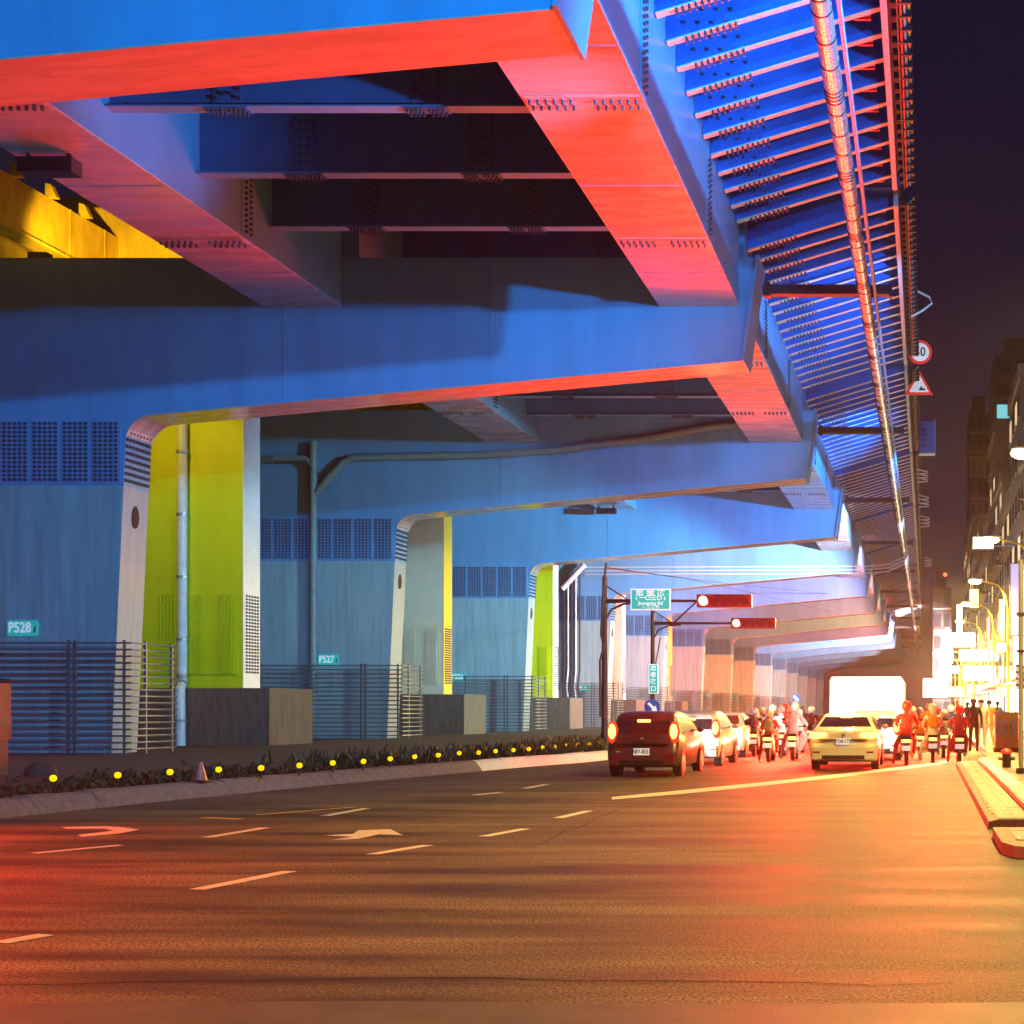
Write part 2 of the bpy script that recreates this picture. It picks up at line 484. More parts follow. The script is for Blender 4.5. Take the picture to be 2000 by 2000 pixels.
pp_ = [gp(u, v) for u, v in ((-100, 1960), (700, 1956), (1400, 1962), (2100, 1958))] + [gp(2100, 2150), gp(-100, 2150)]
structure('road_patch', MB().add([(p.x, p.y, 0.003) for p in pp_], [tuple(range(6))]), mat('smooth_asphalt', (0.085, 0.075, 0.062), 0.6, var=0.3, scale=3, bump=0.2, bscale=60))

TAR = mat('tar_seal', (0.014, 0.014, 0.015), 0.85, bump=0.2, bscale=30, spec=0.08)
def tar_seam(pts, w=0.013):
    P_ = [Vector((x, y, 0.004)) for x, y in pts]
    fine = []
    for a, b in zip(P_, P_[1:]):
        for k in range(8):
            p = a.lerp(b, k / 8); fine.append(p + Vector((rnd.gauss(0, 0.035), rnd.gauss(0, 0.035), 0)))
    vs = []; fs = []
    for i_, p in enumerate(fine):
        d = (fine[min(i_ + 1, len(fine) - 1)] - fine[max(i_ - 1, 0)]).normalized(); nn = Vector((-d.y, d.x, 0)) * w * rnd.uniform(0.3, 0.8)
        vs += [p - nn, p + nn]
        if i_: fs.append((2 * i_ - 2, 2 * i_ - 1, 2 * i_ + 1, 2 * i_))
    structure('tar_seam', MB().add(vs, fs), TAR)
for pts in (((-9.5, 12.2), (-6.6, 12.9), (-3.0, 12.4)), ((-4.6, 14.0), (-4.9, 19.5), (-4.3, 25.0)), ((-7.0, 7.0), (-3.0, 7.3), (0.6, 7.1))):
    tar_seam(pts)

# ------------------------------------------------------------------ piers of the blue viaduct
PY = [19.3, 38.8, 58.6, 78.3, 98.6, 119.0] + [119.0 + 20.5 * k for k in range(1, 10)]
PT = 1.25                                   # thickness of pier and beam
ZB, ZT = 12.6, 15.85                        # tip underside, beam top
def haunch():
    pts = []
    c = Vector((-24.45, 10.05)); r = 0.85
    for k in range(7):
        t = math.pi - k * (math.pi / 2 - 0.09) / 6
        pts.append((c.x + r * math.cos(t), c.y + r * math.sin(t)))
    return pts
def col_edge(z): return -25.75 + 0.45 * z / 10.0
def make_pier():
    off = (-29.2, 0, 0)
    root = thing('viaduct_pier', 'x', 'pier', (-29.2, PY[0], 0), 'piers of the blue viaduct')
    zj = 8.66
    part('column', MB().prism([(col_edge(0.1), 0.1), (col_edge(zj), zj), (-33.4, zj), (-33.4, 0.1)], 0, PT), M['pier'], root, off)
    prof = [(col_edge(zj) + 0.0, zj + 0.001)] + haunch() + [(-5.86, ZB), (-5.38, ZT), (-34.0, ZT), (-34.0, zj + 0.001)]
    beam = part('crossbeam', MB().prism(prof, 0.0, PT), M['steel'], root, off)
    hp_ = haunch()[1:] + [(-5.86, ZB)]
    dn = []
    for i_, p_ in enumerate(hp_):
        a_ = Vector(hp_[max(0, i_ - 1)]); b_ = Vector(hp_[min(len(hp_) - 1, i_ + 1)])
        t_ = (b_ - a_).normalized(); dn.append((p_[0] + t_.y * 0.03, p_[1] - t_.x * 0.03))
    up = [(p_[0] + (q_[0] - p_[0]) * 0.03, p_[1] + (q_[1] - p_[1]) * 0.03) for p_, q_ in zip(hp_, dn)]
    part('underside_tint_plate', MB().prism(dn + list(reversed(up)), -0.035, PT + 0.035), M['under'], root, off)
    # weld strips standing proud of the web
    for x in (-13.75, -20.3):
        zb = 10.9 + (x + 24.3) * (ZB - 10.9) / (24.6 - 5.86) if x > -24 else 11
        part('weld_strip', MB().box(x - 0.035, x + 0.035, -0.02, -0.001, zb + 0.05, ZT - 0.05), M['steel2'], root, off)
    ep = MB().prism([(-5.84, ZB - 0.05), (-5.36, ZT + 0.05), (-5.28, ZT + 0.05), (-5.76, ZB - 0.05)], -0.18, PT + 0.18)
    part('end_plate', ep, M['steel2'], root, off)
    # bolted splice: plate, bolts
    z0, z1 = 8.72, 10.72
    for k in range(9):
        x1 = -25.43 - k * 0.955
        if x1 - 0.9 < -33.4: break
        part('splice_plate', MB().box(x1 - 0.93, x1, -0.03, -0.001, z0, z1), M['steel'], root, off)
    bo = MB()
    for k in range(8):
        for a in range(5):
            for b in range(14):
                bo.bolt((-25.57 - k * 0.955 - a * 0.165, -0.03, z0 + 0.12 + b * 0.136), 0.052, 0.05, (0, -1, 0))
    part('bolts', bo, M['bolt'], root, off, stuff=True)
    # splice on the narrow side
    sb = MB()
    for b in range(9):
        z = z0 + 0.12 + b * 0.215
        xx = col_edge(z)
        part('side_splice', MB().box(xx, xx + 0.05, 0.03, PT - 0.03, z - 0.05, z + 0.05), M['bolt'], root, off)
        for a in range(7):
            sb.bolt((xx + 0.05, 0.15 + a * 0.16, z), 0.04, 0.04, (1, 0, 0))
    part('side_bolts', sb, M['bolt'], root, off, stuff=True)
    # hand hole: dark proud plate stands in for the shade inside
    zc = 7.75; xx = col_edge(zc)
    ring = [(PT * 0.5 + 0.17 * math.cos(t), zc + 0.36 * math.sin(t)) for t in [2 * math.pi * j / 16 for j in range(16)]]
    hole = part('access_hole_plate', MB().prism(ring, xx - 0.02, xx + 0.03, 'x'), M['dark'], root, off)
    # horizontal seams in the column face
    for z in (7.42, 5.6):
        part('seam', MB().box(-33.38, col_edge(z) - 0.02, -0.012, -0.001, z - 0.02, z + 0.02), M['pier'], root, off)
    return root

PIERNUM = [529, 528, 527, 526, 525, 524, 523, 522, 521, 520, 519, 518, 517, 516, 515]
def pier_label(i):
    if i == 0: return 'blue steel pier whose crossbeam crosses the top of the picture'.replace('the top of the picture', 'overhead nearest the viewer')
    if i < 6: return 'blue steel pier with grey column carrying the sign P%d' % PIERNUM[i]
    return '%s blue steel pier counted away from the viewer, lit pink by the added masts' % ordinal(i)
pier0 = make_pier()
pier0['label'] = pier_label(0)
for i in range(1, len(PY)):
    dup(pier0, (-29.2, PY[i], 0), pier_label(i))

# guard fences round the pier columns, every rail its own part
def make_fence():
    root = thing('guard_fence', 'x', 'fence', (-25.4, 0, 0), 'guard fences round the pier columns')
    o = (-25.4, 0, 0)
    rail = None
    for k in range(17):
        z = 0.35 + k * 0.207
        if rail is None:
            mb = MB().tube([(-33.9, -0.55, 0), (-24.75, -0.55, 0), (-24.75, PT + 0.5, 0)], 0.032, 6)
            rail = mesh_of(mb, 'rail', o)
        link('rail', rail, M['fence'], root, (0, 0, z))
    po = mesh_of(MB().box(-0.04, 0.04, -0.03, 0.03, 0.1, 3.75), 'post')
    for x, y in ((-33.8, -0.5), (-31.5, -0.5), (-29.2, -0.5), (-26.75, -0.5), (-26.55, -0.5), (-25.0, -0.5), (-24.8, 0.2), (-24.8, PT + 0.3)):
        link('post', po, M['fence'], root, (x + 25.4, y, 0))
    return root
f0 = make_fence()
for i in range(1, 11):
    lab = 'horizontal bar guard fence round the foot of pier P%d' % PIERNUM[i] if i < 6 else 'small guard fence round the foot of the %s far pier' % ordinal(i)
    if i == 1: f0.location = (-25.4, PY[i], 0); f0['label'] = lab
    else: dup(f0, (-25.4, PY[i], 0), lab)

# pier number plates
def plate_sign(i, x, z):
    root = thing('pier_number_sign', 'small green plate reading P%d on a grey pier' % PIERNUM[i], 'sign', (x, PY[i] - 0.06, z), 'green number plates on the piers')
    rr = []
    w, h, r = 0.48, 0.25, 0.07
    for cx, cz, a0 in ((w - r, h - r, 0), (-w + r, h - r, 90), (-w + r, -h + r, 180), (w - r, -h + r, 270)):
        for k in range(4):
            t = R(a0 + k * 30); rr.append((cx + r * math.cos(t), cz + r * math.sin(t)))
    part('panel', MB().prism(rr, -0.02, 0.02), M['sign_green'], root)
    part('bracket', MB().box(-0.3, 0.3, 0.021, 0.059, -0.05, 0.05), M['sign_back'], root)
    if i < 8:
        lettering('P%d' % PIERNUM[i], 0.46, M['sign_white'], root, (-0.08, -0.022, 0.01), sx=0.78, bold=0.008)
        part('arrow', MB().prism([(0.34, -0.14), (0.40, -0.14), (0.44, 0.10), (0.38, 0.03)], -0.026, -0.021), M['dark'], root)
for i, x, z in ((1, -28.5, 4.15), (2, -28.5, 3.95), (3, -29.8, 3.62), (4, -27.5, 3.3), (5, -29.6, 3.4), (6, -29.2, 3.3), (7, -28.4, 3.4), (8, -28.3, 3.4)):
    plate_sign(i, x, z)

# ------------------------------------------------------------------ deck spans
GZ = 14.35          # girder underside
DZ = 18.6           # deck soffit
def make_span(L, lead):
    root = thing('viaduct_span', 'x', 'bridge deck', (-12, PY[0], GZ), 'deck spans of the blue viaduct')
    o = (-12, 0, GZ)
    def splice_bolts(mb, x0, x1, y, z):
        xs = [x0 + 0.12 + k * (x1 - x0 - 0.24) / 13 for k in range(14) if k not in (6, 7)]
        for x in xs:
            mb.bolt((x, y - 0.12, z), 0.035, -0.09, (0, 0, 1)); mb.bolt((x, y + 0.12, z), 0.035, -0.09, (0, 0, 1))
    for gx0, gx1 in ((-8.4, -5.94), (-20.9, -18.5)):
        g = part('box_girder', MB().box(gx0, gx1, 0, L, GZ, DZ), M['steel'], root, o)
        part('underside_tint_plate', MB().box(gx0 - 0.04, gx1 + 0.04, 0, L, GZ - 0.035, GZ - 0.001), M['under'], root, o)
        pb = MB(); plates = []; seams = []
        for y in (5.2, 12.9):
            plates.append(MB().box(gx0 + 0.02, gx1 - 0.02, y - 0.3, y + 0.3, GZ - 0.055, GZ - 0.036))
            splice_bolts(pb, gx0, gx1, y, GZ - 0.055)
            for k in range(14):
                pb.bolt((gx1 + 0.02, y - 0.12, GZ + 0.2 + k * 0.15), 0.04, 0.06, (1, 0, 0)); pb.bolt((gx1 + 0.02, y + 0.12, GZ + 0.2 + k * 0.15), 0.04, 0.06, (1, 0, 0))
            plates.append(MB().box(gx1 + 0.001, gx1 + 0.02, y - 0.3, y + 0.3, GZ + 0.08, GZ + 2.35))
        for y in (3.0, 9.3, 15.2):
            seams.append(MB().box(gx0, gx1, y - 0.015, y + 0.015, GZ - 0.046, GZ - 0.036))
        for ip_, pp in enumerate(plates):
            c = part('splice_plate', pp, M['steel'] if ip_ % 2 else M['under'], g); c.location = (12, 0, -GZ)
        c = part('bolts', pb, M['bolt'], g, stuff=True); c.location = (12, 0, -GZ)
        for ws_ in seams:
            c = part('weld_seam', ws_, M['steel2'], g); c.location = (12, 0, -GZ)
    part('deck_slab', MB().box(-24.5, -0.85, 0, L, DZ, DZ + 0.35), M['soffit'], root, o)
    # transverse floor beams
    fb = MB(); fl = MB(); bps = []; bb = MB()
    fb.box(-18.48, -8.42, -0.012, 0.012, 15.2, DZ - 0.002)
    fl.box(-18.48, -8.42, -0.16, 0.16, 15.16, 15.198)
    for x in (-15.8, -11.3):
        bps.append(MB().box(x - 0.34, x + 0.34, -0.03, -0.0125, 15.26, DZ - 0.15))
        bps.append(MB().box(x - 0.5, x + 0.5, -0.165, 0.165, 15.135, 15.159))
        for k in range(16):
            for dx in (-0.26, -0.1, 0.1, 0.26):
                bb.bolt((x + dx, -0.03, 15.4 + k * 0.2 + (0.1 if abs(dx) < 0.2 else 0)), 0.045, 0.05, (0, -1, 0))
        for k in range(9):
            if k == 4: continue
            for dy in (-0.1, 0.1):
                bb.bolt((x - 0.4 + k * 0.1, dy, 15.135), 0.03, -0.08, (0, 0, 1))
    ms = [mesh_of(q, nm, (-12, 0, 15.2)) for q, nm in ((fb, 'floor_beam'), (fl, 'bottom_flange'), (bb, 'bolts'))]
    mp_ = [mesh_of(q, 'splice_plate', (-12, 0, 15.2)) for q in bps]
    y = lead
    while y < L - 1:
        b = link('floor_beam', ms[0], M['floor'], root, (0, y, 15.2 - GZ))
        link('bottom_flange', ms[1], M['steel'], b)
        for mq in mp_: link('splice_plate', mq, M['floor'], b)
        q = link('bolts', ms[2], M['bolt'], b); q['kind'] = 'stuff'
        y += 3.45
    # cantilever brackets
    zr, zo = 16.75, 18.2
    def zz(x): return zr + (x + 5.94) * (zo - zr) / (5.94 - 1.09)
    wb_ = MB().prism([(-5.92, zz(-5.92)), (-1.09, zo), (-1.09, DZ - 0.002), (-5.92, DZ - 0.002)], -0.012, 0.012)
    fb_ = MB().prism([(-4.3, zz(-4.3) - 0.03), (-1.09, zo - 0.03), (-1.09, zo - 0.001), (-4.3, zz(-4.3) - 0.001)], -0.085, 0.085)
    sp_ = MB().prism([(-5.9, zz(-5.9) - 0.045), (-4.3, zz(-4.3) - 0.045), (-4.3, zz(-4.3) - 0.001), (-5.9, zz(-5.9) - 0.001)], -0.1, 0.1)
    sb_ = MB()
    for k in range(9):
        x = -5.45 + k * 0.14
        for dy in (-0.06, 0.06):
            sb_.bolt((x, dy, zz(x) - 0.04), 0.032, -0.1, (0, 0, 1))
    for k in range(4):
        for j in range(4):
            sb_.bolt((-5.5 + k * 0.32 + (j % 2) * 0.1, -0.013, 17.2 + j * 0.3), 0.04, 0.045, (0, -1, 0))
    cl = MB().box(-1.75, -1.35, 0.42, 0.5, 18.28, 18.42).box(-1.75, -1.35, 0.62, 0.7, 18.28, 18.42)
    cl.box(-1.66, -1.44, 0.4, 0.72, 18.42, 18.597)
    sc = MB().box(-2.75, -2.35, 0.35, 0.75, 18.42, 18.597)
    bo = (-5.9, 0, 16.75)
    ms = [mesh_of(q, nm, bo) for q, nm in ((wb_, 'bracket'), (fb_, 'flange'), (sp_, 'splice_plate'), (sb_, 'bolts'), (cl, 'clip'), (sc, 'drain_box'))]
    nb = int(round(L / 1.12)); pit = L / nb
    for k in range(nb):
        b = link('bracket', ms[0], M['soffit'], root, (bo[0] + 12, 0.55 + k * pit, bo[2] - GZ))
        link('flange', ms[1], M['flange'], b)
        link('splice_plate', ms[2], M['flange'], b)
        q = link('bolts', ms[3], M['bolt'], b); q['kind'] = 'stuff'
        link('clip', ms[4], M['redclip'], b)
        link('drain_box', ms[5], M['dark'], b)
    # edge beam, parapet posts, conduits along the fascia
    part('edge_beam', MB().box(-1.085, -0.93, 0, L, 17.98, 18.598), M['pipe'], root, o)
    part('fascia', MB().box(-0.849, -0.80, 0, L, 18.3, 19.2), M['black'], root, o)
    pm = mesh_of(MB().box(-0.07, 0.07, -0.12, 0.12, -0.45, -0.002), 'parapet_post')
    for k in range(nb * 2):
        link('parapet_post', pm, M['dark'], root, (-0.78 + 12, 0.3 + k * pit / 2, 18.3 + 0.25 - GZ))
    part('conduit', MB().tube([(-0.62, 0, 18.1), (-0.62, L, 18.1)], 0.035, 6), M['redcond'], root, o)
    part('conduit', MB().tube([(-0.53, 0, 18.16), (-0.53, L, 18.16)], 0.045, 6), M['bluecond'], root, o)
    part('conduit', MB().tube([(-0.43, 0, 18.25), (-0.43, L, 18.25)], 0.04, 6), M['yelcond'], root, o)
    tr = MB().box(-0.72, -0.68, 0, L, 18.02, 18.05)
    for k in range(nb * 2):
        tr.box(-0.68, -0.36, k * pit / 2 + 0.1, k * pit / 2 + 0.16, 18.051, 18.3)
    part('cable_tray', tr, M['black'], root, o)
    return root
GAP = PT + 0.004
def span_label(i): return '%s blue deck span overhead with ribbed cantilever edge, counted from the viewer' % ordinal(i)
sp0 = make_span(PY[1] - PY[0] - GAP, 5.0 - GAP + 0.05)
sp0.location = (-12, PY[0] + PT + 0.002, GZ); sp0['label'] = span_label(0)
sp1 = make_span(20.3 - GAP, 3.4)
sp1.location = (-12, PY[1] + PT + 0.002, GZ); sp1['label'] = span_label(1)
sp1.scale = (1, (PY[2] - PY[1] - GAP) / (20.3 - GAP), 1)
for i in range(2, 13):
    dup(sp1, (-12, PY[i] + PT + 0.002, GZ), span_label(i)).scale = (1, (PY[i + 1] - PY[i] - GAP) / (20.3 - GAP), 1)

# clad pipe under the cantilever with arms at each pier
pipe = thing('service_pipe', 'long shiny clad service pipe hung under the ribbed deck edge', 'pipe', (-1.95, 18, 14.6))
po = (-1.95, 18, 14.6)
part('pipe_shell', MB().tube([(-1.95, 17, 14.6), (-1.95, 40, 14.6), (-1.9, 60, 14.6), (-1.9, 300, 14.6)], 0.2, 16), M['chrome'], pipe, po, True)
bm_ = mesh_of(MB().tube([(0, -0.018, 0), (0, 0.018, 0)], 0.212, 16), 'band', (0, 0, 0), True)
y = 18.0
k = 0
while y < 150:
    link('band', bm_, M['black'], pipe, (0, y - 18, 0))
    if k % 4 == 0:
        for d in (0.15, 0.3, 0.45): link('band', bm_, M['black'], pipe, (0, y + d - 18, 0))
    y += 0.95; k += 1
lr = thing('cable_trunking', 'slim grey cable trunking beside the shiny service pipe', 'trunking', (-1.6, 18, 14.9))
part('trunk', MB().box(-1.68, -1.60, 18, 150, 14.75, 14.95), M['steel2'], lr, (-1.6, 18, 14.9))
am = MB().box(-5.25, -1.15, -0.02, 0.3, 14.86, 15.16).box(-5.2, -5.0, -0.03, 0.31, 14.8, 15.25).box(-1.2, -1.1, -0.03, 0.31, 14.78, 15.2).box(-3.02, -2.98, -0.025, 0.305, 14.85, 15.17)
am.box(-2.2, -1.7, 0.08, 0.2, 14.78, 14.86)
ame = mesh_of(am, 'pipe_arm', (-5.3, 0, 15))
for i in range(1, 13):
    a = link('pipe_arm', ame, M['black'], None, (-5.3, PY[i] + 0.45, 15))
    tag(a, '%s black pipe arm reaching out from a crossbeam tip' % ordinal(i - 1), 'pipe arm', 'pipe arms on the crossbeam tips')

# ------------------------------------------------------------------ second structure: yellow columns and girder
def support_column(Y, front, side, label):
    root = thing('support_column', label, 'column', (-30, Y, 0), 'painted columns behind the piers')
    o = (-30, 0, 0)
    part('shaft', MB().box(-33.2, -26.72, 0, 1.17, 2.42, 17.6), front, root, o)
    part('side_face', MB().box(-26.719, -26.69, 0.0, 1.19, 2.43, 17.6), side, root, o)  # side face coloured apart from the front
    part('plinth', MB().box(-34.2, -25.3, -0.7, 2.6, 0.1, 2.41), M['concrete'], root, o)
    z0, z1 = 2.95, 6.15
    pl = MB().box(-33.0, -26.9, -0.03, -0.001, z0, z1)
    part('splice_plate', pl, front, root, o)
    bo = MB()
    x = -27.1
    for g in range(5):
        nn = 3 if g == 3 else 5
        for a in range(5):
            for b in range(24):
                bo.bolt((x - a * 0.13, -0.03, z0 + 0.1 + b * 0.13), 0.04, 0.045, (0, -1, 0))
        x -= 1.17
    bm2 = part('bolts', bo, front, root, o, stuff=True)
    sb = MB()
    for a in range(5):
        for b in range(24):
            sb.bolt((-26.69, 0.2 + a * 0.2, z0 + 0.1 + b * 0.13), 0.045, 0.05, (1, 0, 0))
    part('side_bolts', sb, M['bolt'], root, o, stuff=True)
    part('cap_beam', MB().box(-52, -26.4, -0.3, 1.5, 17.6, 21.5), M['yellow'], root, o)
    return root
support_column(48.0, M['lime'], M['white'], 'lime column with white edge beside the pier P528, on a tall plinth')
support_column(67.9, M['cream'], M['amber'], 'cream column with yellow edge standing between P527 and P526')
support_column(87.8, M['lime'], M['white'], 'slim lime column with white edge before the bundle of conduits')
support_column(107.7, M['cream'], M['white'], 'pale column almost hidden behind the pier P525')
support_column(127.6, M['cream'], M['yellow'], 'pale column with orange edge behind the overhead traffic signals')
yg = thing('yellow_girder', 'amber steel girder with stub brackets high behind the blue deck', 'girder', (-31.4, 25, 18))
go = (-31.4, 25, 18)
part('web', MB().box(-31.7, -31.4, 25, 47.68, 18.0, 19.9), M['yellow'], yg, go)
part('flange', MB().box(-31.8, -31.05, 25, 47.68, 17.9, 17.998), M['yellow'], yg, go)
sk = MB()
for k in range(12):
    sk.box(-31.399, -31.36, 26 + k * 1.9, 26.05 + k * 1.9, 18.0, 19.9)
part('stiffener', sk, M['yellow'], yg, go)
sm = mesh_of(MB().prism([(-31.5, 19.9), (-31.1, 19.9), (-31.3, 20.35), (-31.5, 20.4)], 0, 0.22), 'stub_bracket', (-31.5, 0, 19.9))
for k in range(12):
    link('stub_bracket', sm, M['yellow'], yg, (-31.5 + 31.4, 26.4 + k * 1.75 - 25, 1.9))
yg2 = thing('yellow_girder', 'distant amber girder glimpsed between the blue beam and P527', 'girder', (-31.4, 49.7, 18))
part('web', MB().box(-31.7, -31.4, 49.7, 67.5, 18.0, 19.9), M['yellow'], yg2, (-31.4, 49.7, 18))
part('flange', MB().box(-31.8, -31.05, 49.7, 67.5, 17.9, 17.998), M['yellow'], yg2, (-31.4, 49.7, 18))

# ------------------------------------------------------------------ drain pipes and conduits on the piers
def pipe_thing(name, label, paths, m, loc, r=0.12, bands=True, n=10):
    root = thing(name, label, 'pipe', loc)
    for p in paths:
        part('pipe_run', MB().tube(p, r, n), m, root, loc, True)
    if bands:
        for p in paths:
            for a, b in zip(p, p[1:]):
                a, b = Vector(a), Vector(b); Lg = (b - a).length
                k = max(1, int(Lg / 2.2))
                for q in range(k):
                    t = (q + 0.5) / k
                    c = a.lerp(b, t); d = (b - a).normalized() * 0.05
                    part('collar', MB().tube([c - d, c + d], r * 1.22, n), M['rail'] if m is M['pipe'] else m, root, loc)
    return root
Yp = 47.76
def q(u, v, Y): return tuple(at(u, v, Y))
pipe_thing('downpipe', 'pale downpipe standing in front of the lime column and its plinth', [[q(356, 700, Yp), q(356, 1310, Yp), q(356, 1330, Yp), q(352, 1345, Yp - 0.75), q(353, 1470, Yp - 0.75)]], M['pipe'], (-28.0, Yp, 0.2), r=0.175)
Yq = PY[2] - 0.25
pipe_thing('drain_pipe', 'grey drain pipe with a slanting branch fixed to pier P527',
           [[q(612, 862, Yq), q(612, 1440, Yq)], [q(470, 897, Yq), q(596, 897, Yq), q(608, 908, Yq)],
            [q(618, 962, Yq), q(672, 902, Yq), q(694, 893, Yq), q(930, 889, Yq), q(1080, 880, Yq), q(1260, 858, Yq), q(1400, 832, Yq), q(1475, 828, Yq)]], M['greenpipe'], (-29.5, Yq, 0.2), r=0.17)
Yc = PY[4] - 0.3
for k in range(5):
    u = 1102 + k * 7.5
    r_ = thing('riser_conduit', '%s vertical riser conduit of five on the front of pier P525' % ordinal(k), 'conduit', q(u, 1445, Yc), 'riser conduits on pier P525')
    part('pipe_run', MB().tube([q(u, 1438, Yc), q(u, 1365, Yc), q(u - 3, 1340, Yc), q(u, 1310, Yc), q(u, 1140 - k * 6, Yc)], 0.075, 6), M['pipe'] if k % 2 else M['dark'], r_, q(u, 1445, Yc))
pipe_thing('drain_elbow', 'white slanting pipe at the haunch above the riser conduits', [[q(1098, 1150, Yc - 0.3), q(1142, 1102, Yc - 0.3)]], M['white'], q(1098, 1150, Yc - 0.3), r=0.22, bands=False)
for k in range(3):
    v = 1106 + k * 7
    r_ = thing('beam_conduit', '%s of three thin conduits running along the P525 crossbeam' % ['topmost', 'middle', 'lowest'][k], 'conduit', q(1150, v, Yc), 'conduits along the P525 crossbeam')
    part('pipe_run', MB().tube([q(1142, v + 2, Yc), q(1400, v + 1, Yc), q(1690, v, Yc), q(1735, v - 4, Yc), q(1765, v - 18, Yc), q(1772, v - 40, Yc)], 0.05, 6), M['pipe'], r_, q(1150, v, Yc))
# unlit floodlight boxes under the middle girder
def underlight(Y, label):
    root = thing('deck_floodlight', label, 'floodlight', (-20.1, Y, GZ), 'floodlights under the middle girder')
    part('housing', MB().box(-0.62, 0.62, -0.12, 0.25, -0.5, -0.16), M['black'], root)
    part('lens', MB().box(-0.58, 0.58, 0.251, 0.26, -0.46, -0.2), M['glass'], root)
    part('bracket', MB().box(-0.5, -0.42, 0, 0.1, -0.159, -0.024).box(0.42, 0.5, 0, 0.1, -0.159, -0.024), M['black'], root)
    return root
for k, (Y, lb) in enumerate(((28.1, 'black box floodlight hung under the middle girder near the amber girder'), (77.0, 'small black floodlight under the girder above pier P526'))):
    r_ = underlight(Y, lb)

for k, (Y, lb) in enumerate(((40.7, 'added hidden amber floodlight standing on the crossbeam of pier P528'),)):
    r_ = thing('added_beam_floodlight', lb, 'floodlight', (-28.5, Y - 1.2, ZT), 'added amber floodlights on the crossbeams')
    part('housing', MB().box(-0.3, 0.3, -0.15, 0.15, 0.12, 0.4), M['black'], r_)  # lamp added out of sight to light the yellow girder and lime column
    part('lens', MB().box(-0.26, 0.26, 0.151, 0.16, 0.16, 0.36), M['warm_lens'], r_)
    part('foot', MB().box(-0.1, 0.1, -0.1, 0.1, 0, 0.119), M['black'], r_)
    lamp('SPOT', 'added_flood_beam', (0, 0.5, 0.4), (1.0, 0.62, 0.12), 5200, r_, aim=(-3.0, -3.5, 2.6), cone=120, blend=0.6, radius=0.15)
    lamp('SPOT', 'added_flood_beam', (0, 0.6, 0.4), (1.0, 0.62, 0.12), 5200, r_, aim=(-2.5, 8, 3.4), cone=60, blend=0.6, radius=0.15)
    lamp('SPOT', 'added_flood_beam', (0, 0.7, 0.4), (1.0, 0.74, 0.10), 2400, r_, aim=(-1.2, 8, -7.6), cone=62, blend=0.5, radius=0.15)

# ------------------------------------------------------------------ amber reflectors on the kerb
rm = [mesh_of(MB().tube([(0, -0.014, 0), (0, 0.014, 0)], 0.055, 12), 'reflector_disc', (0, 0, 0)), mesh_of(MB().box(-0.012, 0.012, -0.01, 0.01, -0.2, -0.05), 'stem')]
base = None
RP = [(104, 1520), (230, 1514), (332, 1508), (427, 1503), (510, 1500), (585, 1495), (650, 1490), (710, 1487), (762, 1482), (810, 1478), (856, 1475), (897, 1471), (935, 1470), (968, 1467), (1003, 1465),
      (1033, 1463), (1060, 1460), (1083, 1458), (1106, 1456), (1129, 1454), (1151, 1453), (1170, 1451)]
for k, (u, v) in enumerate(RP):
    lab = '%s amber reflector disc along the median kerb, counted from the nearest' % ordinal(k)
    p = gp(u, v, 0.47)
    if base is None:
        base = thing('kerb_reflector', lab, 'reflector', p, 'amber reflectors along the median kerb')
        link('reflector_disc', rm[0], M['reflector'], base); link('stem', rm[1], M['black'], base)
    else:
        dup(base, p, lab)

# median planting: low clumps
def tufts():
    vs = []; fs = []
    for _ in range(4200):
        y = 18 + 62 * rnd.random() ** 1.4
        xk = kerb_at(y) - 0.55
        x = xk - abs(rnd.gauss(0, 1.0)) * 1.6
        if rnd.random() < 0.6 and y < 30: continue
        h = rnd.uniform(0.08, 0.24) if y < 30 else rnd.uniform(0.12, 0.5)
        for b in range(5):
            a = rnd.uniform(0, 6.28); l = rnd.uniform(0.05, 0.16)
            bx, by = x + rnd.gauss(0, 0.09), y + rnd.gauss(0, 0.09)
            w = rnd.uniform(0.02, 0.05)
            dx, dy = math.cos(a), math.sin(a)
            hh = h * rnd.uniform(0.5, 1.1)
            i = len(vs)
            vs += [(bx - dy * w, by + dx * w, 0.19), (bx + dy * w, by - dx * w, 0.19), (bx + dx * l + dy * w * 0.7, by + dy * l - dx * w * 0.7, 0.19 + hh * 0.7), (bx + dx * l * 1.8, by + dy * l * 1.8, 0.19 + hh)]
            fs += [(i, i + 1, i + 2), (i, i + 2, i + 3)]
    o = link('ground_cover', mesh_of(MB().add(vs, fs), 'ground_cover'), M['leaf'])
    o['kind'] = 'stuff'; o['label'] = 'low green ground cover planted along the median kerb'; o['category'] = 'plants'
tufts()
# red post and boulder at the far left of the median
rp = thing('red_cabinet', 'red striped cabinet post standing on the median before pier P528', 'cabinet', (-19.75, 26.0, 0.2))
part('box', MB().box(-0.24, 0.24, -0.18, 0.18, 0.75, 1.95), mat('red_cabinet_paint', (0.10, 0.010, 0.010), 0.5, var=0.3, scale=8), rp)
part('base', MB().box(-0.2, 0.2, -0.15, 0.15, 0, 0.749), M['black'], rp)
part('cap', MB().prism([(-0.28, 1.951), (0.28, 1.951), (0.18, 2.05), (-0.18, 2.05)], -0.22, 0.22), M['black'], rp)
part('band', MB().box(-0.25, 0.25, -0.19, 0.19, 1.05, 1.25), M['black'], rp)
bl = MB().ell((0, 0, 0), (0.3, 0.3, 0.26), 12, 8)
bo_ = link('boulder', mesh_of(bl, 'boulder', (0, 0, 0), True), M['soil'], None, (-18.6, 25.8, 0.25))
tag(bo_, 'dark rounded boulder on the median in front of the guard fence', 'boulder')
wk = gp(470, 1527, 0.0)
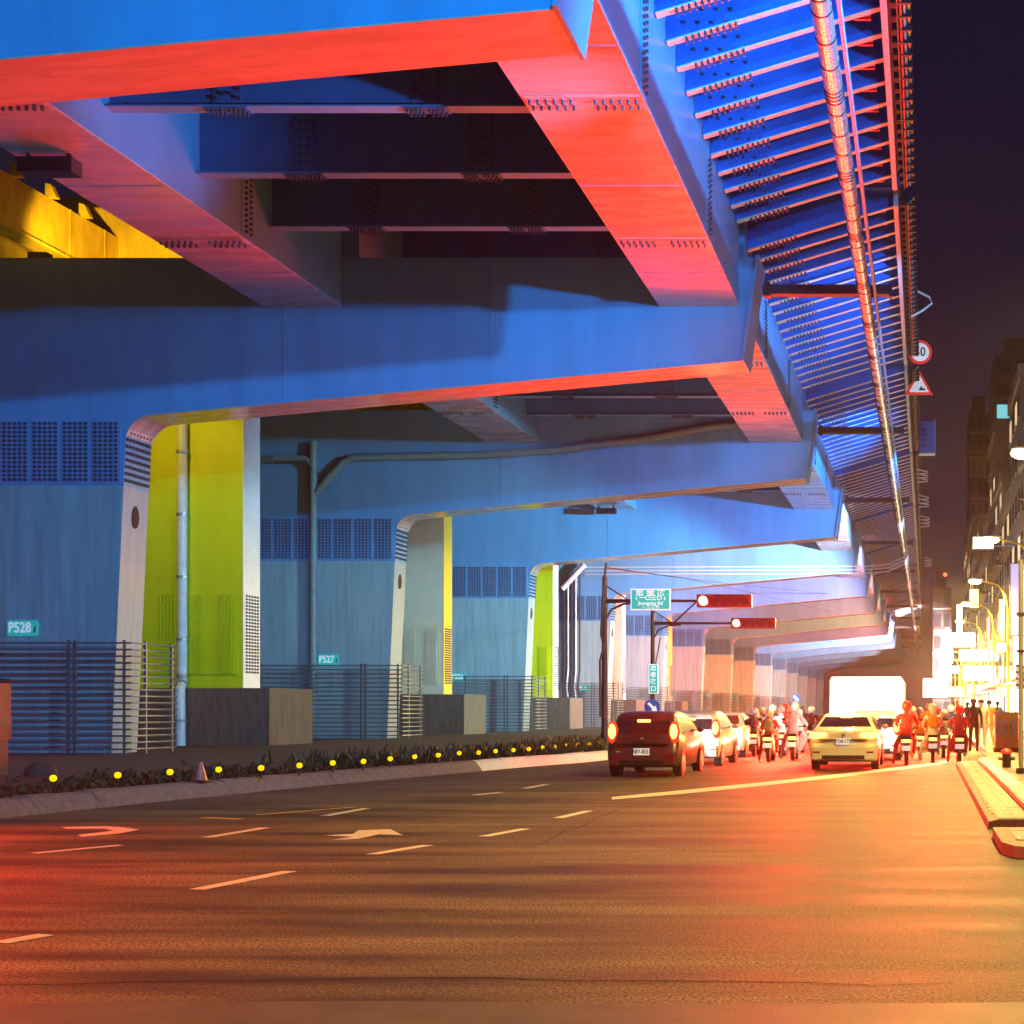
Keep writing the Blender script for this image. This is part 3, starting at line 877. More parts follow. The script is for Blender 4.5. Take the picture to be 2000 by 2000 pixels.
cn = thing('traffic_cone', 'red traffic cone fallen into the gap of the median kerb', 'cone', (kerb_at(22.6) - 0.25, 22.6, 0.27))
part('cone', MB().tube([(0, 0, 0.02), (0, 0, 0.36)], [0.12, 0.03], 10), M['redclip'], cn, (0, 0, 0), True)
part('base', MB().box(-0.15, 0.15, -0.15, 0.15, 0, 0.03), M['black'], cn)

# ------------------------------------------------------------------ traffic signals, overhead street sign
def mast_signal(name, label, u, v, Y, arm_len, hx, zarm):
    X = (u - VPX) * Y / FPX
    root = thing(name, label, 'traffic light', (X, Y, 0.0), 'traffic lights on mast arms')
    part('pole', MB().tube([(0, 0, 0), (0, 0, zarm + 0.9)], [0.13, 0.09], 12).tube([(0, 0, 0), (0, 0, 0.3)], 0.2, 12), M['black'], root, (0, 0, 0), True)
    part('mast_arm', MB().tube([(0, 0, zarm), (1.0, 0, zarm + 0.02), (arm_len, 0, zarm)], [0.085, 0.06, 0.04], 8).tube([(0, 0, zarm + 0.6), (0.9, 0, zarm + 0.02)], 0.03, 6).tube([(0, 0, zarm - 0.75), (0.25, 0, zarm - 0.3), (0.7, 0, zarm - 0.1), (1.3, 0, zarm - 0.05)], 0.045, 6), M['black'], root, (0, 0, 0), True)
    hs = thing_part('signal_head', MB().box(hx - 0.25, hx + 1.75, -0.2, 0.02, zarm - 0.24, zarm + 0.24), M['signal_box'], root)
    for k in range(5):
        c = (hx + k * 0.375, -0.2, zarm)
        m = M['signal_lens'] if k == 0 else M['signal_off']
        ring = MB().tube([(c[0], c[1] - 0.001, c[2]), (c[0], c[1] - 0.03, c[2])], 0.165, 16)
        part('lit_red_lens' if k == 0 else 'lens', ring, m, hs)
        vs = MB()
        arc = [(c[0] + 0.18 * math.cos(t), c[2] + 0.18 * math.sin(t)) for t in [R(-10 + 20 * j) for j in range(11)]]
        vs.prism(arc + [(p[0] * 1.0 + (c[0] - p[0]) * 0.08, p[1] + (c[2] - p[1]) * 0.08) for p in reversed(arc)], c[1] - 0.2, c[1] - 0.002)
        part('visor', vs, M['signal_box'], hs)
    lamp('SPOT', 'signal_beam', (hx, -0.45, zarm), BRAKE, P_SIGNAL, root, aim=(0.05, -1, 0.9), cone=120, blend=0.9, radius=0.14)
    return root
def thing_part(name, mb, m, root): return part(name, mb, m, root)
T1Y = 45.0
t1 = mast_signal('traffic_light', 'five lamp horizontal traffic light on the pole that carries the green street sign', 1181, 1440, T1Y, 5.3, (1376 - 1181) * T1Y / FPX, 5.55)
T2Y = 56.0
t2 = mast_signal('traffic_light', 'smaller horizontal traffic light on the second pole above the vertical green sign', 1275, 1420, T2Y, 5.0, (1440 - 1275) * T2Y / FPX, 5.5)
def sign_panel(name, label, u0, v0, u1, v1, Y, m, border=0.05, cat='sign', group=None, bm=None):
    a, b = at(u0, v1, Y), at(u1, v0, Y)
    c = (a + b) / 2
    root = thing(name, label, cat, c, group)
    w, h = (b.x - a.x) / 2, (b.z - a.z) / 2
    part('panel', MB().box(-w, w, -0.03, 0.03, -h, h), bm or M['sign_white'], root)
    part('face', MB().box(-w + border, w - border, -0.036, -0.031, -h + border, h - border), m, root)
    part('back_bracket', MB().box(-w * 0.5, w * 0.5, 0.031, 0.09, -0.06, 0.06), M['sign_back'], root)
    return root, w, h
sg, w, h = sign_panel('street_sign', 'green street name sign with white border hung on the traffic light arm', 1232, 1150, 1310, 1192, T1Y - 0.13, M['sign_green'], 0.045)
y_ = -0.037
lettering('忠 孝 路', 0.25, M['sign_white'], sg, (0, y_, h * 0.58), sx=1.25, bold=0.006)
lettering('‹ 一○三○ ›', 0.22, M['sign_white'], sg, (0, y_, 0.05), bold=0.006)
lettering('Jhongping Rd', 0.17, M['sign_white'], sg, (0, y_, -h * 0.36), bold=0.004)
lettering('一 二 三 四', 0.13, M['sign_white'], sg, (0, y_, -h * 0.72), bold=0.004)
vs_, w, h = sign_panel('vertical_sign', 'tall narrow green sign strapped to the second signal pole', 1267, 1297, 1286, 1355, T2Y - 0.2, M['sign_green'], 0.04)
for k, ch in enumerate('忠孝路口'):
    lettering(ch, 0.27, M['sign_white'], vs_, (0, -0.037, h - 0.2 - k * 0.31), bold=0.006)
def disc_sign(name, label, c, r, layers, cat='sign'):
    root = thing(name, label, cat, c)
    n = 28
    for k, (nm, rr, m) in enumerate(layers):
        ring = [(rr * r * math.cos(2 * math.pi * j / n), rr * r * math.sin(2 * math.pi * j / n)) for j in range(n)]
        part(nm, MB().prism(ring, -0.02 - 0.006 * k, 0.02 if k == 0 else -0.0205 - 0.006 * (k - 1)), m, root)
    return root
c = at(1274, 1381, 48.0)
ds = disc_sign('keep_side_sign', 'round blue sign with white slanting arrow behind the dark red hatchback', c, 0.31, [('disc', 1, M['sign_blue'])])
ar = MB().prism([(-0.19, 0.13), (-0.12, 0.19), (0.08, 0.0), (0.14, 0.06), (0.19, -0.17), (-0.05, -0.13), (0.01, -0.07)], -0.027, -0.021)
part('arrow', ar, M['sign_white'], ds)
part('post', MB().tube([(0, 0.06, -c.z), (0, 0.06, 0.25)], 0.035, 8).box(-0.03, 0.03, 0.021, 0.06, -0.05, 0.05), M['rail'], ds)
c = at(1555, 1364, 95.0)
ds = disc_sign('keep_side_sign', 'small far round blue and white sign above an amber disc near the white truck', c, 0.32, [('disc', 1, M['sign_blue'])])
part('arrow', MB().prism([(-0.22, 0.1), (-0.1, 0.22), (0.22, -0.1), (0.1, -0.22)], -0.027, -0.021), M['sign_white'], ds)
part('post', MB().tube([(0, 0.06, -c.z), (0, 0.06, 0.25)], 0.035, 8).box(-0.03, 0.03, 0.021, 0.06, -0.05, 0.05), M['rail'], ds)
part('amber_disc', MB().tube([(0, -0.03, -0.6), (0, 0.02, -0.6)], 0.2, 14), M['reflector'], ds)
# signs hung on the outer edge of the deck
c = at(1797, 688, 57.5)
ds = disc_sign('speed_sign', 'round red rimmed speed limit sign on the outer deck edge', c, 0.56, [('rim', 1, M['sign_red']), ('face', 0.76, M['sign_white'])])
lettering('50', 0.62, M['dark'], ds, (0, -0.033, 0), sx=0.85, bold=0.012)
part('bracket', MB().box(-0.7, -0.1, 0.021, 0.07, -0.04, 0.04), M['sign_back'], ds)
c = at(1795, 750, 62.0)
tr_ = thing('warning_sign', 'triangular red bordered warning sign below the round one on the deck edge', 'sign', c)
def tri(s, z0=0.0): return [(-0.72 * s, -0.55 * s + z0), (0.72 * s, -0.55 * s + z0), (0, 0.72 * s + z0)]
part('border', MB().prism(tri(1), -0.02, 0.02), M['sign_red'], tr_)
part('face', MB().prism(tri(0.7, -0.03), -0.026, -0.0205), M['sign_white'], tr_)
part('symbol', MB().box(0.0, 0.3, -0.032, -0.0265, -0.33, -0.22).box(0.06, 0.16, -0.032, -0.0265, -0.219, -0.12), M['dark'], tr_)
part('bracket', MB().box(-0.7, -0.1, 0.021, 0.07, -0.04, 0.04), M['sign_back'], tr_)
c = at(1811, 855, 74.0)
bs_ = thing('equipment_box', 'blue ribbed equipment box on the outer deck edge', 'box', c)
part('cabinet', MB().box(-0.45, 0.42, -0.2, 0.3, -0.95, 0.95), M['sign_blue'], bs_)
part('foot', MB().box(-0.5, 0.46, -0.22, 0.32, -1.02, -0.951), M['pipe'], bs_)
rb = MB()
for k in range(4): rb.ell((-0.22, -0.2, -0.5 + k * 0.32), (0.2, 0.08, 0.07), 8, 5)
part('coil', rb, M['black'], bs_)
part('edge', MB().box(0.421, 0.5, -0.1, 0.2, -0.95, 1.05), M['bluecond'], bs_)
part('hanger', MB().box(-0.95, -0.451, 0, 0.1, 0.3, 0.4), M['sign_back'], bs_)
for k, (u, v, Y) in enumerate(((1806, 590, 50.0), (1805, 925, 84.0), (1808, 975, 92.0), (1810, 1015, 100.0), (1815, 1095, 125.0))):
    c = at(u, v, Y)
    r_ = thing('cable_loop', '%s loop of cable hung out from the deck edge, counted downward' % ordinal(k), 'cable', c, 'cable loops on the deck edge')
    lp = MB()
    for j in range(3 if k else 1):
        z = j * 0.28
        lp.tube([(-0.55, 0, 0.55 - z), (-0.2, 0, 0.4 - z), (0.2, 0, 0.2 - z), (0.3, 0, -0.05 - z), (-0.1, 0, -0.35 - z), (-0.55, 0, -0.6 - z)] if k == 0 else [(-0.5, 0, 0.3 - z), (0.25, 0, 0.12 - z), (0.22, 0, 0.02 - z), (-0.5, 0, -0.02 - z)], 0.045, 6)
    part('loop', lp, M['pipe'], r_)
# overhead wires between the signal poles and the piers
def wire(label, pts, r=0.018):
    a = Vector(pts[0])
    o = link('overhead_wire', mesh_of(MB().tube(pts, r, 5), 'overhead_wire', a), M['cable'], None, a)
    tag(o, label, 'wire')
wire('long sagging wire from the first signal pole toward the far beams', [q(1184, 1108, T1Y), q(1300, 1125, 60), q(1440, 1142, 85), q(1620, 1160, 120), q(1720, 1165, 150)])
wire('slanting wire below it under the second crossbeams', [q(1184, 1110, T1Y), q(1330, 1128, 62), q(1480, 1160, 90), q(1640, 1200, 120)])
wire('short slack wire down the first signal pole', [q(1184, 1100, T1Y - 0.2), q(1178, 1160, T1Y - 0.2), q(1174, 1240, T1Y - 0.2), q(1180, 1262, T1Y - 0.2), q(1172, 1290, T1Y - 0.2), q(1173, 1400, T1Y - 0.2)], 0.045)
wire('stay wire rising from the second signal arm', [q(1316, 1216, T2Y - 0.1), q(1375, 1162, T2Y - 2)], 0.04)
wire('stay wire slanting down beside the second signal pole', [q(1290, 1245, T2Y - 0.1), q(1280, 1300, T2Y - 0.1), q(1277, 1360, T2Y - 0.1)], 0.03)

# ------------------------------------------------------------------ vehicles
def car_paint(nm, c, coat=0.8): return mat(nm, c, 0.32, metal=0.0, coat=coat, spec=0.5)
M['car_red'] = car_paint('dark_red_paint', (0.13, 0.022, 0.022))
M['car_silver'] = car_paint('silver_paint', (0.42, 0.40, 0.40))
M['car_white'] = car_paint('white_car_paint', (0.72, 0.72, 0.72))
M['car_yellow'] = car_paint('taxi_paint', (0.80, 0.78, 0.68))
M['car_grey'] = car_paint('grey_car_paint', (0.2, 0.2, 0.22))
EYL = mat('lit_taxi_lamp', (0.9, 0.8, 0.4), 0.4, emit=(1, 0.8, 0.3), estr=12)
HATCH = dict(prof=[(0.30, 0.22), (0.04, 0.27), (0.0, 0.42), (-0.02, 0.62), (0.05, 0.72), (0.06, 0.98), (0.24, 1.34), (0.42, 1.50), (0.9, 1.55), (1.7, 1.54), (2.15, 1.46), (2.85, 1.03), (3.45, 0.88), (3.66, 0.66), (3.68, 0.36), (3.5, 0.22)],
             W=0.84, belt=0.98, roof=1.55, glass=(5, 6), win=[(0.35, 1.02), (2.7, 1.05), (2.1, 1.40), (0.55, 1.44)], wb=(0.62, 3.0), tum=0.24)
SEDAN = dict(prof=[(0.32, 0.22), (0.05, 0.27), (0.0, 0.42), (-0.02, 0.6), (0.05, 0.7), (0.03, 0.96), (0.14, 1.03), (0.62, 1.08), (1.22, 1.40), (1.5, 1.46), (2.2, 1.47), (2.65, 1.38), (3.35, 1.0), (4.2, 0.86), (4.48, 0.62), (4.5, 0.34), (4.3, 0.22)],
             W=0.89, belt=1.0, roof=1.47, glass=(7, 8), win=[(0.75, 1.06), (3.2, 1.02), (2.6, 1.36), (1.3, 1.39)], wb=(0.95, 3.6), tum=0.27)
def make_car(root, spec, paint, plate, lamps='round', power=P_TAIL, lit_high=True, tilt=0.8):
    P = spec['prof']; Wd = spec['W']; belt = spec['belt']; roof = spec['roof']
    cy = sum(p[0] for p in P) / len(P); cz = 0.75
    T = [(-1.0, 0.075), (-0.955, 0.02), (-0.8, 0.0), (-0.4, 0.0), (0, 0.0), (0.4, 0.0), (0.8, 0.0), (0.955, 0.02), (1.0, 0.075)]
    def wf(z):
        t = max(0.0, (z - belt) / (roof - belt))
        k = 1 - spec['tum'] * t
        if z < 0.5: k *= 0.95 + 0.05 * (z - 0.2) / 0.3
        return k
    mb = MB(); n = len(P)
    vs = []
    for t, ins in T:
        for (y, z) in P:
            d = Vector((y - cy, z - cz)); L = d.length
            yy, zz_ = y - d.x / L * ins, z - d.y / L * ins
            bow = 0.05 * (abs(t) ** 3) * (1 if y < cy else -1) * (1.6 if z > 0.6 else 1)
            vs.append((t * Wd * wf(z), yy + bow, zz_))
    fs = []
    for i in range(len(T) - 1):
        for j in range(n):
            fs.append((i * n + j, i * n + (j + 1) % n, (i + 1) * n + (j + 1) % n, (i + 1) * n + j))
    # side skins: fold at the belt line
    for base in (0, (len(T) - 1) * n):
        lo = [j for j in range(n) if P[j][1] <= belt + 0.06]
        up = [j for j in range(n) if P[j][1] > belt + 0.06]
        fs.append(tuple(base + j for j in lo))
        fs.append(tuple(base + j for j in ([up[0] - 1] + up + [up[-1] + 1])))
    mb.add(vs, fs)
    part('body', mb, paint, root, (0, 0, 0), True)
    a, b = P[spec['glass'][0]], P[spec['glass'][1]]
    def gl(s): return (a[0] + (b[0] - a[0]) * s, a[1] + (b[1] - a[1]) * s)
    nrm = Vector((-(b[1] - a[1]), (b[0] - a[0]))).normalized()
    if nrm.x > 0: nrm = -nrm
    g = MB(); pts = []
    for s_, k in ((0.12, 0.84), (0.92, 0.80)):
        for t in (-k, -0.4, 0.4, k):
            y, z = gl(s_)
            bow = 0.05 * (abs(t) ** 3) * 1.6
            pts.append((t * Wd * wf(z), y + bow + nrm.x * 0.012, z + nrm.y * 0.012))
    g.add(pts, [(0, 1, 5, 4), (1, 2, 6, 5), (2, 3, 7, 6)])
    part('rear_window', g, M['glass'], root)
    for s_ in (-1, 1):
        w_ = MB().add([(s_ * (Wd * wf(z) + 0.008), y, z) for y, z in spec['win']], [(0, 1, 2, 3)])
        part('side_window', w_, M['glass'], root)
        mm = part('wing_mirror', MB().ell((s_ * (Wd + 0.09), spec['win'][1][0] - 0.35, belt + 0.1), (0.1, 0.06, 0.075), 8, 6), paint, root, (0, 0, 0), True)
    # bumper trim and plate
    part('bumper', MB().prism([(-0.05, 0.3), (-0.035, 0.56), (0.06, 0.56), (0.06, 0.3)], -Wd * 0.9, Wd * 0.9, 'x'), paint, root)
    part('lower_trim', MB().box(-Wd * 0.62, Wd * 0.62, -0.055, -0.0505, 0.3, 0.40), M['black'], root)
    pz = 0.60 if spec is HATCH else 0.76
    pl = part('number_plate', MB().box(-0.19, 0.19, -0.066, -0.051, pz - 0.08, pz + 0.08), M['sign_white'], root)
    lettering(plate, 0.13, M['dark'], pl, (0, -0.068, pz), sx=0.8, bold=0.003)
    part('emblem', MB().prism([(0.05 * math.cos(t), belt - 0.07 + 0.035 * math.sin(t)) for t in [k * math.pi / 5 for k in range(10)]], -0.035, 0.06), M['chrome'], root)
    part('tailgate_line', MB().box(-Wd * 0.72, Wd * 0.72, -0.028, 0.06, belt - 0.2, belt - 0.185), M['black'], root)
    # tail lamps
    for s_ in (-1, 1):
        if lamps == 'tall':
            lm = MB().ell((s_ * Wd * 0.86, 0.12, 1.06), (0.10, 0.10, 0.20), 10, 8)
            lc = (s_ * Wd * 0.86, -0.12, 1.06)
            part('lamp_halo', MB().ell((s_ * Wd * 0.86, 0.15, 1.04), (0.135, 0.10, 0.27), 12, 8), M['lens_halo'], root, (0, 0, 0), True)
        else:
            lm = MB().prism([(s_ * Wd * 0.48, 0.88), (s_ * Wd * 0.52, 0.99), (s_ * Wd * 0.97, 1.0), (s_ * Wd * 0.99, 0.86), (s_ * Wd * 0.8, 0.83)], -0.03, 0.14)
            lc = (s_ * Wd * 0.72, -0.2, 0.93)
        part('taillight', lm, M['red_lens'], root, (0, 0, 0), True)
        lamp('SPOT', 'taillight_glow', lc, BRAKE, power, root, aim=(0, -1, tilt), cone=105, blend=0.9, radius=0.08)
        part('reflector', MB().box(s_ * Wd * 0.78 - 0.09, s_ * Wd * 0.78 + 0.09, -0.052, -0.045, 0.46, 0.50), M['signal_off'], root)
    if lit_high:
        y, z = gl(0.94)
        part('high_brake_light', MB().box(-0.15, 0.15, y - 0.05, y - 0.012, z - 0.03, z + 0.03), M['red_lens'], root)
    for s_ in (-1, 1):
        hy_ = P[-3][0]; hp = power * 0.7 if abs(root.rotation_euler.z) < 0.1 else 60
        part('headlight', MB().ell((s_ * Wd * 0.74, hy_ - 0.1, 0.72), (0.16, 0.12, 0.09), 8, 6), M['white'], root, (0, 0, 0), True)
    lamp('SPOT', 'headlight_beam', (0, hy_ + 0.25, 0.72), (1, 0.93, 0.85), hp, root, aim=(0, 1, 0.25), cone=130, blend=0.9, radius=0.2)
    part('antenna', MB().tube([(0, 0.6, roof - 0.01), (0, 0.5, roof + 0.16)], 0.01, 5), M['black'], root)
    for yy in spec['wb']:
        for s_ in (-1, 1):
            x0, x1 = sorted((s_ * (Wd - 0.2), s_ * (Wd + 0.005)))
            wmb = MB().tube([(x0, yy, 0.31), (x1, yy, 0.31)], 0.31, 20)
            wh = part('wheel', wmb, M['rubber'], root, (0, 0, 0), True)
            part('rim', MB().tube([(s_ * (Wd + 0.006), yy, 0.31), (s_ * (Wd + 0.016), yy, 0.31)], 0.2, 14), M['chrome'], wh)
EXTRA = 1
def place_car(label, u, Y, spec, paint, plate, lamps='round', cat='car', power=P_TAIL, name='car'):
    root = thing(name, label, cat, ((u - VPX) * Y / FPX, Y, 0.006), 'vehicles waiting at the red light')
    make_car(root, spec, paint, plate, lamps, power)
    return root
place_car('dark red hatchback with tall glowing tail lamps, nearest vehicle beside the median', 1254, 28.7, HATCH, M['car_red'], 'ABY-8251', 'tall')
place_car('silver hatchback stopped close behind the bumper of the dark red hatchback', 1345, 33.9, HATCH, M['car_silver'], 'AGK-3076', 'tall', power=P_TAIL * 1.3)
place_car('white sedan third in the queue beside the median', 1396, 39.6, SEDAN, M['car_white'], 'BCA-6123', power=P_TAIL * 1.3)
place_car('grey sedan fourth in the queue beside the median', 1433, 46.2, SEDAN, M['car_grey'], 'AKP-9940')
place_car('cream white taxi with glowing brake lamps in front of the white truck', 1647, 31.8, SEDAN, M['car_yellow'], 'TDB-572', cat='taxi', power=P_TAIL * 1.2, name='taxi')
tx = bpy.data.objects['taxi']
part('roof_lamp', MB().prism([(-0.2, 1.475), (0.2, 1.475), (0.16, 1.62), (-0.16, 1.62)], 1.7, 1.85), EYL, tx)
lamp('POINT', 'roof_lamp_glow', (0, 1.77, 1.75), (1.0, 0.72, 0.12), 700, tx, radius=0.12)
wc_ = place_car('white hatchback half hidden behind the cream taxi', 1705, 37.5, HATCH, M['car_white'], 'APQ-2256', 'tall')

for ch_ in wc_.children:
    if ch_.name.startswith('headlight_beam'): ch_.data.energy = 1300
# unseen turning cars, added for the red their rear lamps throw on the road
for (x, y, rz, sp_, pt_, nm, lb) in ((-12.6, 10.6, 82, SEDAN, 'car_white', 'BHT-2277', 'added unseen white sedan turning off the junction, braking'), (-15.6, 15.2, 70, HATCH, 'car_grey', 'AXR-5810', 'added unseen grey hatchback turning off the junction behind the white sedan'), (-9.6, 5.2, 86, HATCH, 'car_silver', 'AQN-3628', 'added unseen silver hatchback turning off the junction nearest the viewer')):
    r_ = thing('car', lb, 'car', (x, y, 0.006), 'added unseen cars turning off the junction', R(rz))
    make_car(r_, sp_, M[pt_], nm, 'tall' if sp_ is HATCH else 'round', 3600 if y > 8 else 1500, tilt=-0.1)
place_car('silver sedan fifth in the queue beside the median', 1462, 54.0, SEDAN, M['car_silver'], 'BDR-1173')
place_car('dark sedan waiting in the kerb lane far ahead', 1800, 60.0, SEDAN, M['car_grey'], 'ATS-4409')
place_car('white sedan far ahead between the truck and the scooters', 1640, 62.0, SEDAN, M['car_white'], 'BGN-7031')
def make_truck():
    Y = 43.5
    root = thing('box_truck', 'white box truck with pale rear doors behind the taxi', 'truck', ((1692 - VPX) * Y / FPX, Y, 0.0), 'vehicles waiting at the red light')
    tm = mat('truck_white_paint', (0.78, 0.76, 0.76), 0.5)
    bd = MB().prism([(-1.3, 0.75), (1.3, 0.75), (1.3, 2.6), (1.22, 2.75), (-1.22, 2.75), (-1.3, 2.6)], 0, 5.2)
    part('cargo_box', bd, tm, root)
    for s_ in (-1, 1):
        x0, x1 = sorted((s_ * 0.012, s_ * 1.24))
        d = part('rear_door', MB().box(x0, x1, -0.03, -0.001, 0.85, 2.62), M['car_white'], root)
        part('handle', MB().box(s_ * 0.3 - 0.02, s_ * 0.3 + 0.02, -0.06, -0.031, 0.95, 2.5), M['rail'], d)
        part('stripe', MB().box(x0 + 0.1 * (s_ > 0) + 0.12, x1 - 0.1, -0.034, -0.0305, 1.55, 1.8), mat('pink_stripe', (0.75, 0.45, 0.48), 0.5), d)
        part('taillight', MB().box(s_ * 0.75 - 0.35, s_ * 0.75 + 0.35, -0.04, -0.001, 0.66, 0.74), M['red_lens'], root)
        for yy in (0.9, 4.6, 6.2):
            part('wheel', MB().tube([(s_ * 0.85, yy, 0.42), (s_ * 1.15, yy, 0.42)], 0.42, 18), M['rubber'], root, (0, 0, 0), True)
    part('chassis', MB().box(-0.9, 0.9, 0.02, 6.4, 0.5, 0.7), M['black'], root)
    part('rear_bumper', MB().box(-1.2, 1.2, -0.08, 0.01, 0.42, 0.58), M['rail'], root)
    part('cab', MB().prism([(5.3, 0.55), (7.0, 0.55), (7.05, 1.2), (6.6, 2.2), (5.3, 2.25)], -1.1, 1.1, 'x'), M['car_white'], root)
    lamp('SPOT', 'taillight_glow', (0, -0.25, 0.7), BRAKE, P_TAIL * 2.5, root, aim=(0, -1, 0.1), cone=150, blend=0.8, radius=0.2)
make_truck()

# ------------------------------------------------------------------ people: one skinned surface, posed by joints
def skin_body(name, J, E, rad):
    me = bpy.data.meshes.new(name)
    ks_ = list(J)
    me.from_pydata([J[k] for k in ks_], [(ks_.index(a), ks_.index(b)) for a, b in E], [])
    o = bpy.data.objects.new(name, me); COL.objects.link(o)
    md = o.modifiers.new('skin', 'SKIN'); md.use_smooth_shade = True
    o.modifiers.new('sub', 'SUBSURF').levels = 1
    sv = me.skin_vertices[0].data
    for i, k in enumerate(ks_):
        r = rad[k]; sv[i].radius = r if isinstance(r, tuple) else (r, r)
        sv[i].use_root = (k == 'pelvis')
    bpy.context.view_layer.update()
    out = bpy.data.meshes.new_from_object(o.evaluated_get(bpy.context.evaluated_depsgraph_get()))
    bpy.data.objects.remove(o)
    out.name = name
    return out
EDG = [('pelvis', 'waist'), ('waist', 'chest'), ('chest', 'neck'), ('neck', 'head'), ('head', 'crown'), ('chest', 'shL'), ('shL', 'elL'), ('elL', 'wrL'), ('wrL', 'haL'), ('chest', 'shR'), ('shR', 'elR'), ('elR', 'wrR'), ('wrR', 'haR'),
       ('pelvis', 'hiL'), ('hiL', 'knL'), ('knL', 'anL'), ('anL', 'toL'), ('pelvis', 'hiR'), ('hiR', 'knR'), ('knR', 'anR'), ('anR', 'toR')]
RAD = dict(pelvis=(0.15, 0.12), waist=(0.14, 0.11), chest=(0.17, 0.12), neck=0.055, head=(0.085, 0.1), crown=0.07, shL=0.075, shR=0.075, elL=0.05, elR=0.05, wrL=0.034, wrR=0.034, haL=(0.036, 0.02), haR=(0.036, 0.02),
           hiL=0.095, hiR=0.095, knL=0.065, knR=0.065, anL=0.045, anR=0.045, toL=0.04, toR=0.04)
def fingers(me, J, grip):
    """five fingers on each hand, merged into the body mesh"""
    mb = MB()
    for s_, h, w_ in ((-1, 'haL', 'wrL'), (1, 'haR', 'wrR')):
        H = Vector(J[h]); d = (H - Vector(J[w_])).normalized()
        side = d.cross(Vector((0, 0, 1)))
        if side.length < 0.2: side = Vector((0, 1, 0))
        side.normalize()
        up = side.cross(d).normalized()
        for k, l in enumerate((0.068, 0.078, 0.072, 0.058)):
            b = H + side * (-0.027 + k * 0.018) + d * 0.01
            cv = -up if grip else -up * 0.35
            mb.tube([b, b + d * l * 0.55, b + d * l * 0.8 + cv * l * 0.45], [0.0095, 0.009, 0.007], 5)
        b = H - d * 0.03 + side * 0.035 * (-s_)
        mb.tube([b, b + d * 0.03 + side * 0.02 * (-s_), b + d * 0.055 + side * 0.012 * (-s_)], [0.011, 0.01, 0.008], 5)
    bm = bmesh.new(); bm.from_mesh(me)
    t = mesh_of(mb, 'tmp'); bm.from_mesh(t)
    bm.to_mesh(me); bm.free(); bpy.data.meshes.remove(t)
def dress(me, hands, waist, ankle):
    """material slots: 0 jacket, 1 trousers, 2 skin, 3 shoes"""
    for p in me.polygons:
        c = p.center
        p.use_smooth = True
        i = 0
        if any((c - Vector(h)).length < 0.11 for h in hands): i = 2
        elif c.z > waist + 0.53: i = 2
        elif waist is not None and (c.z < waist - 0.02 and not any((c - Vector(h)).length < 0.3 for h in hands)): i = 1
        if ankle is not None and c.z < ankle: i = 3
        p.material_index = i
def rider_pose(foot):
    J = dict(pelvis=(0, 0, 0.84), waist=(0, 0.02, 1.0), chest=(0, 0.07, 1.22), neck=(0, 0.11, 1.42), head=(0, 0.13, 1.53), crown=(0, 0.13, 1.62),
             shL=(-0.19, 0.08, 1.34), elL=(-0.29, 0.24, 1.10), wrL=(-0.29, 0.47, 1.06), haL=(-0.28, 0.54, 1.06), shR=(0.19, 0.08, 1.34), elR=(0.29, 0.24, 1.10), wrR=(0.29, 0.47, 1.06), haR=(0.28, 0.54, 1.06),
             hiL=(-0.1, 0.02, 0.82), knL=(-0.2, 0.42, 0.74), anL=(-0.17, 0.36, 0.36), toL=(-0.17, 0.5, 0.32), hiR=(0.1, 0.02, 0.82), knR=(0.2, 0.42, 0.74), anR=(0.17, 0.36, 0.36), toR=(0.17, 0.5, 0.32))
    if foot:
        J['knL'] = (-0.3, 0.3, 0.56); J['anL'] = (-0.36, 0.22, 0.1); J['toL'] = (-0.38, 0.36, 0.05)
    return J
RID = []
for f in (False, True):
    J = rider_pose(f)
    me = skin_body('rider_body', J, EDG, RAD)
    fingers(me, J, True)
    dress(me, [J['haL'], J['haR']], 0.93, 0.14 if f else None)
    RID.append(me)
def stand_pose(step):
    J = dict(pelvis=(0, 0, 0.92), waist=(0, 0, 1.08), chest=(0, 0.01, 1.3), neck=(0, 0.02, 1.5), head=(0, 0.03, 1.6), crown=(0, 0.03, 1.7),
             shL=(-0.18, 0, 1.42), elL=(-0.25, -0.05, 1.14), wrL=(-0.26, 0.06, 0.92), haL=(-0.26, 0.09, 0.84), shR=(0.18, 0, 1.42), elR=(0.25, -0.06, 1.14), wrR=(0.26, 0.02, 0.92), haR=(0.26, 0.05, 0.84),
             hiL=(-0.09, 0, 0.9), knL=(-0.1, 0.12 * step, 0.5), anL=(-0.11, 0.16 * step, 0.09), toL=(-0.12, 0.14 + 0.16 * step, 0.04), hiR=(0.09, 0, 0.9), knR=(0.1, 0.02, 0.5), anR=(0.1, -0.2 * step, 0.1), toR=(0.11, 0.12 - 0.2 * step, 0.04))
    return J
STD = []
for st_ in (0, 1):
    J = stand_pose(st_)
    me = skin_body('standing_body', J, EDG, RAD)
    fingers(me, J, False)
    dress(me, [J['haL'], J['haR']], 0.97, 0.1)
    STD.append(me)
SKIN = mat('skin', (0.45, 0.27, 0.19), 0.5)
SHOE = mat('shoe', (0.03, 0.03, 0.03), 0.6)
def cloth(nm, c): return mat(nm + '_cloth', c, 0.8, var=0.2, scale=14)
CL = {'red': cloth('red', (0.5, 0.02, 0.03)), 'white': cloth('white', (0.7, 0.7, 0.7)), 'black': cloth('black', (0.02, 0.02, 0.024)), 'navy': cloth('navy', (0.02, 0.03, 0.09)),
      'orange': cloth('orange', (0.65, 0.22, 0.02)), 'grey': cloth('grey', (0.22, 0.22, 0.23)), 'pink': cloth('pink', (0.6, 0.25, 0.3)), 'denim': cloth('denim', (0.07, 0.1, 0.2)), 'yellow': cloth('yellow', (0.7, 0.5, 0.04))}
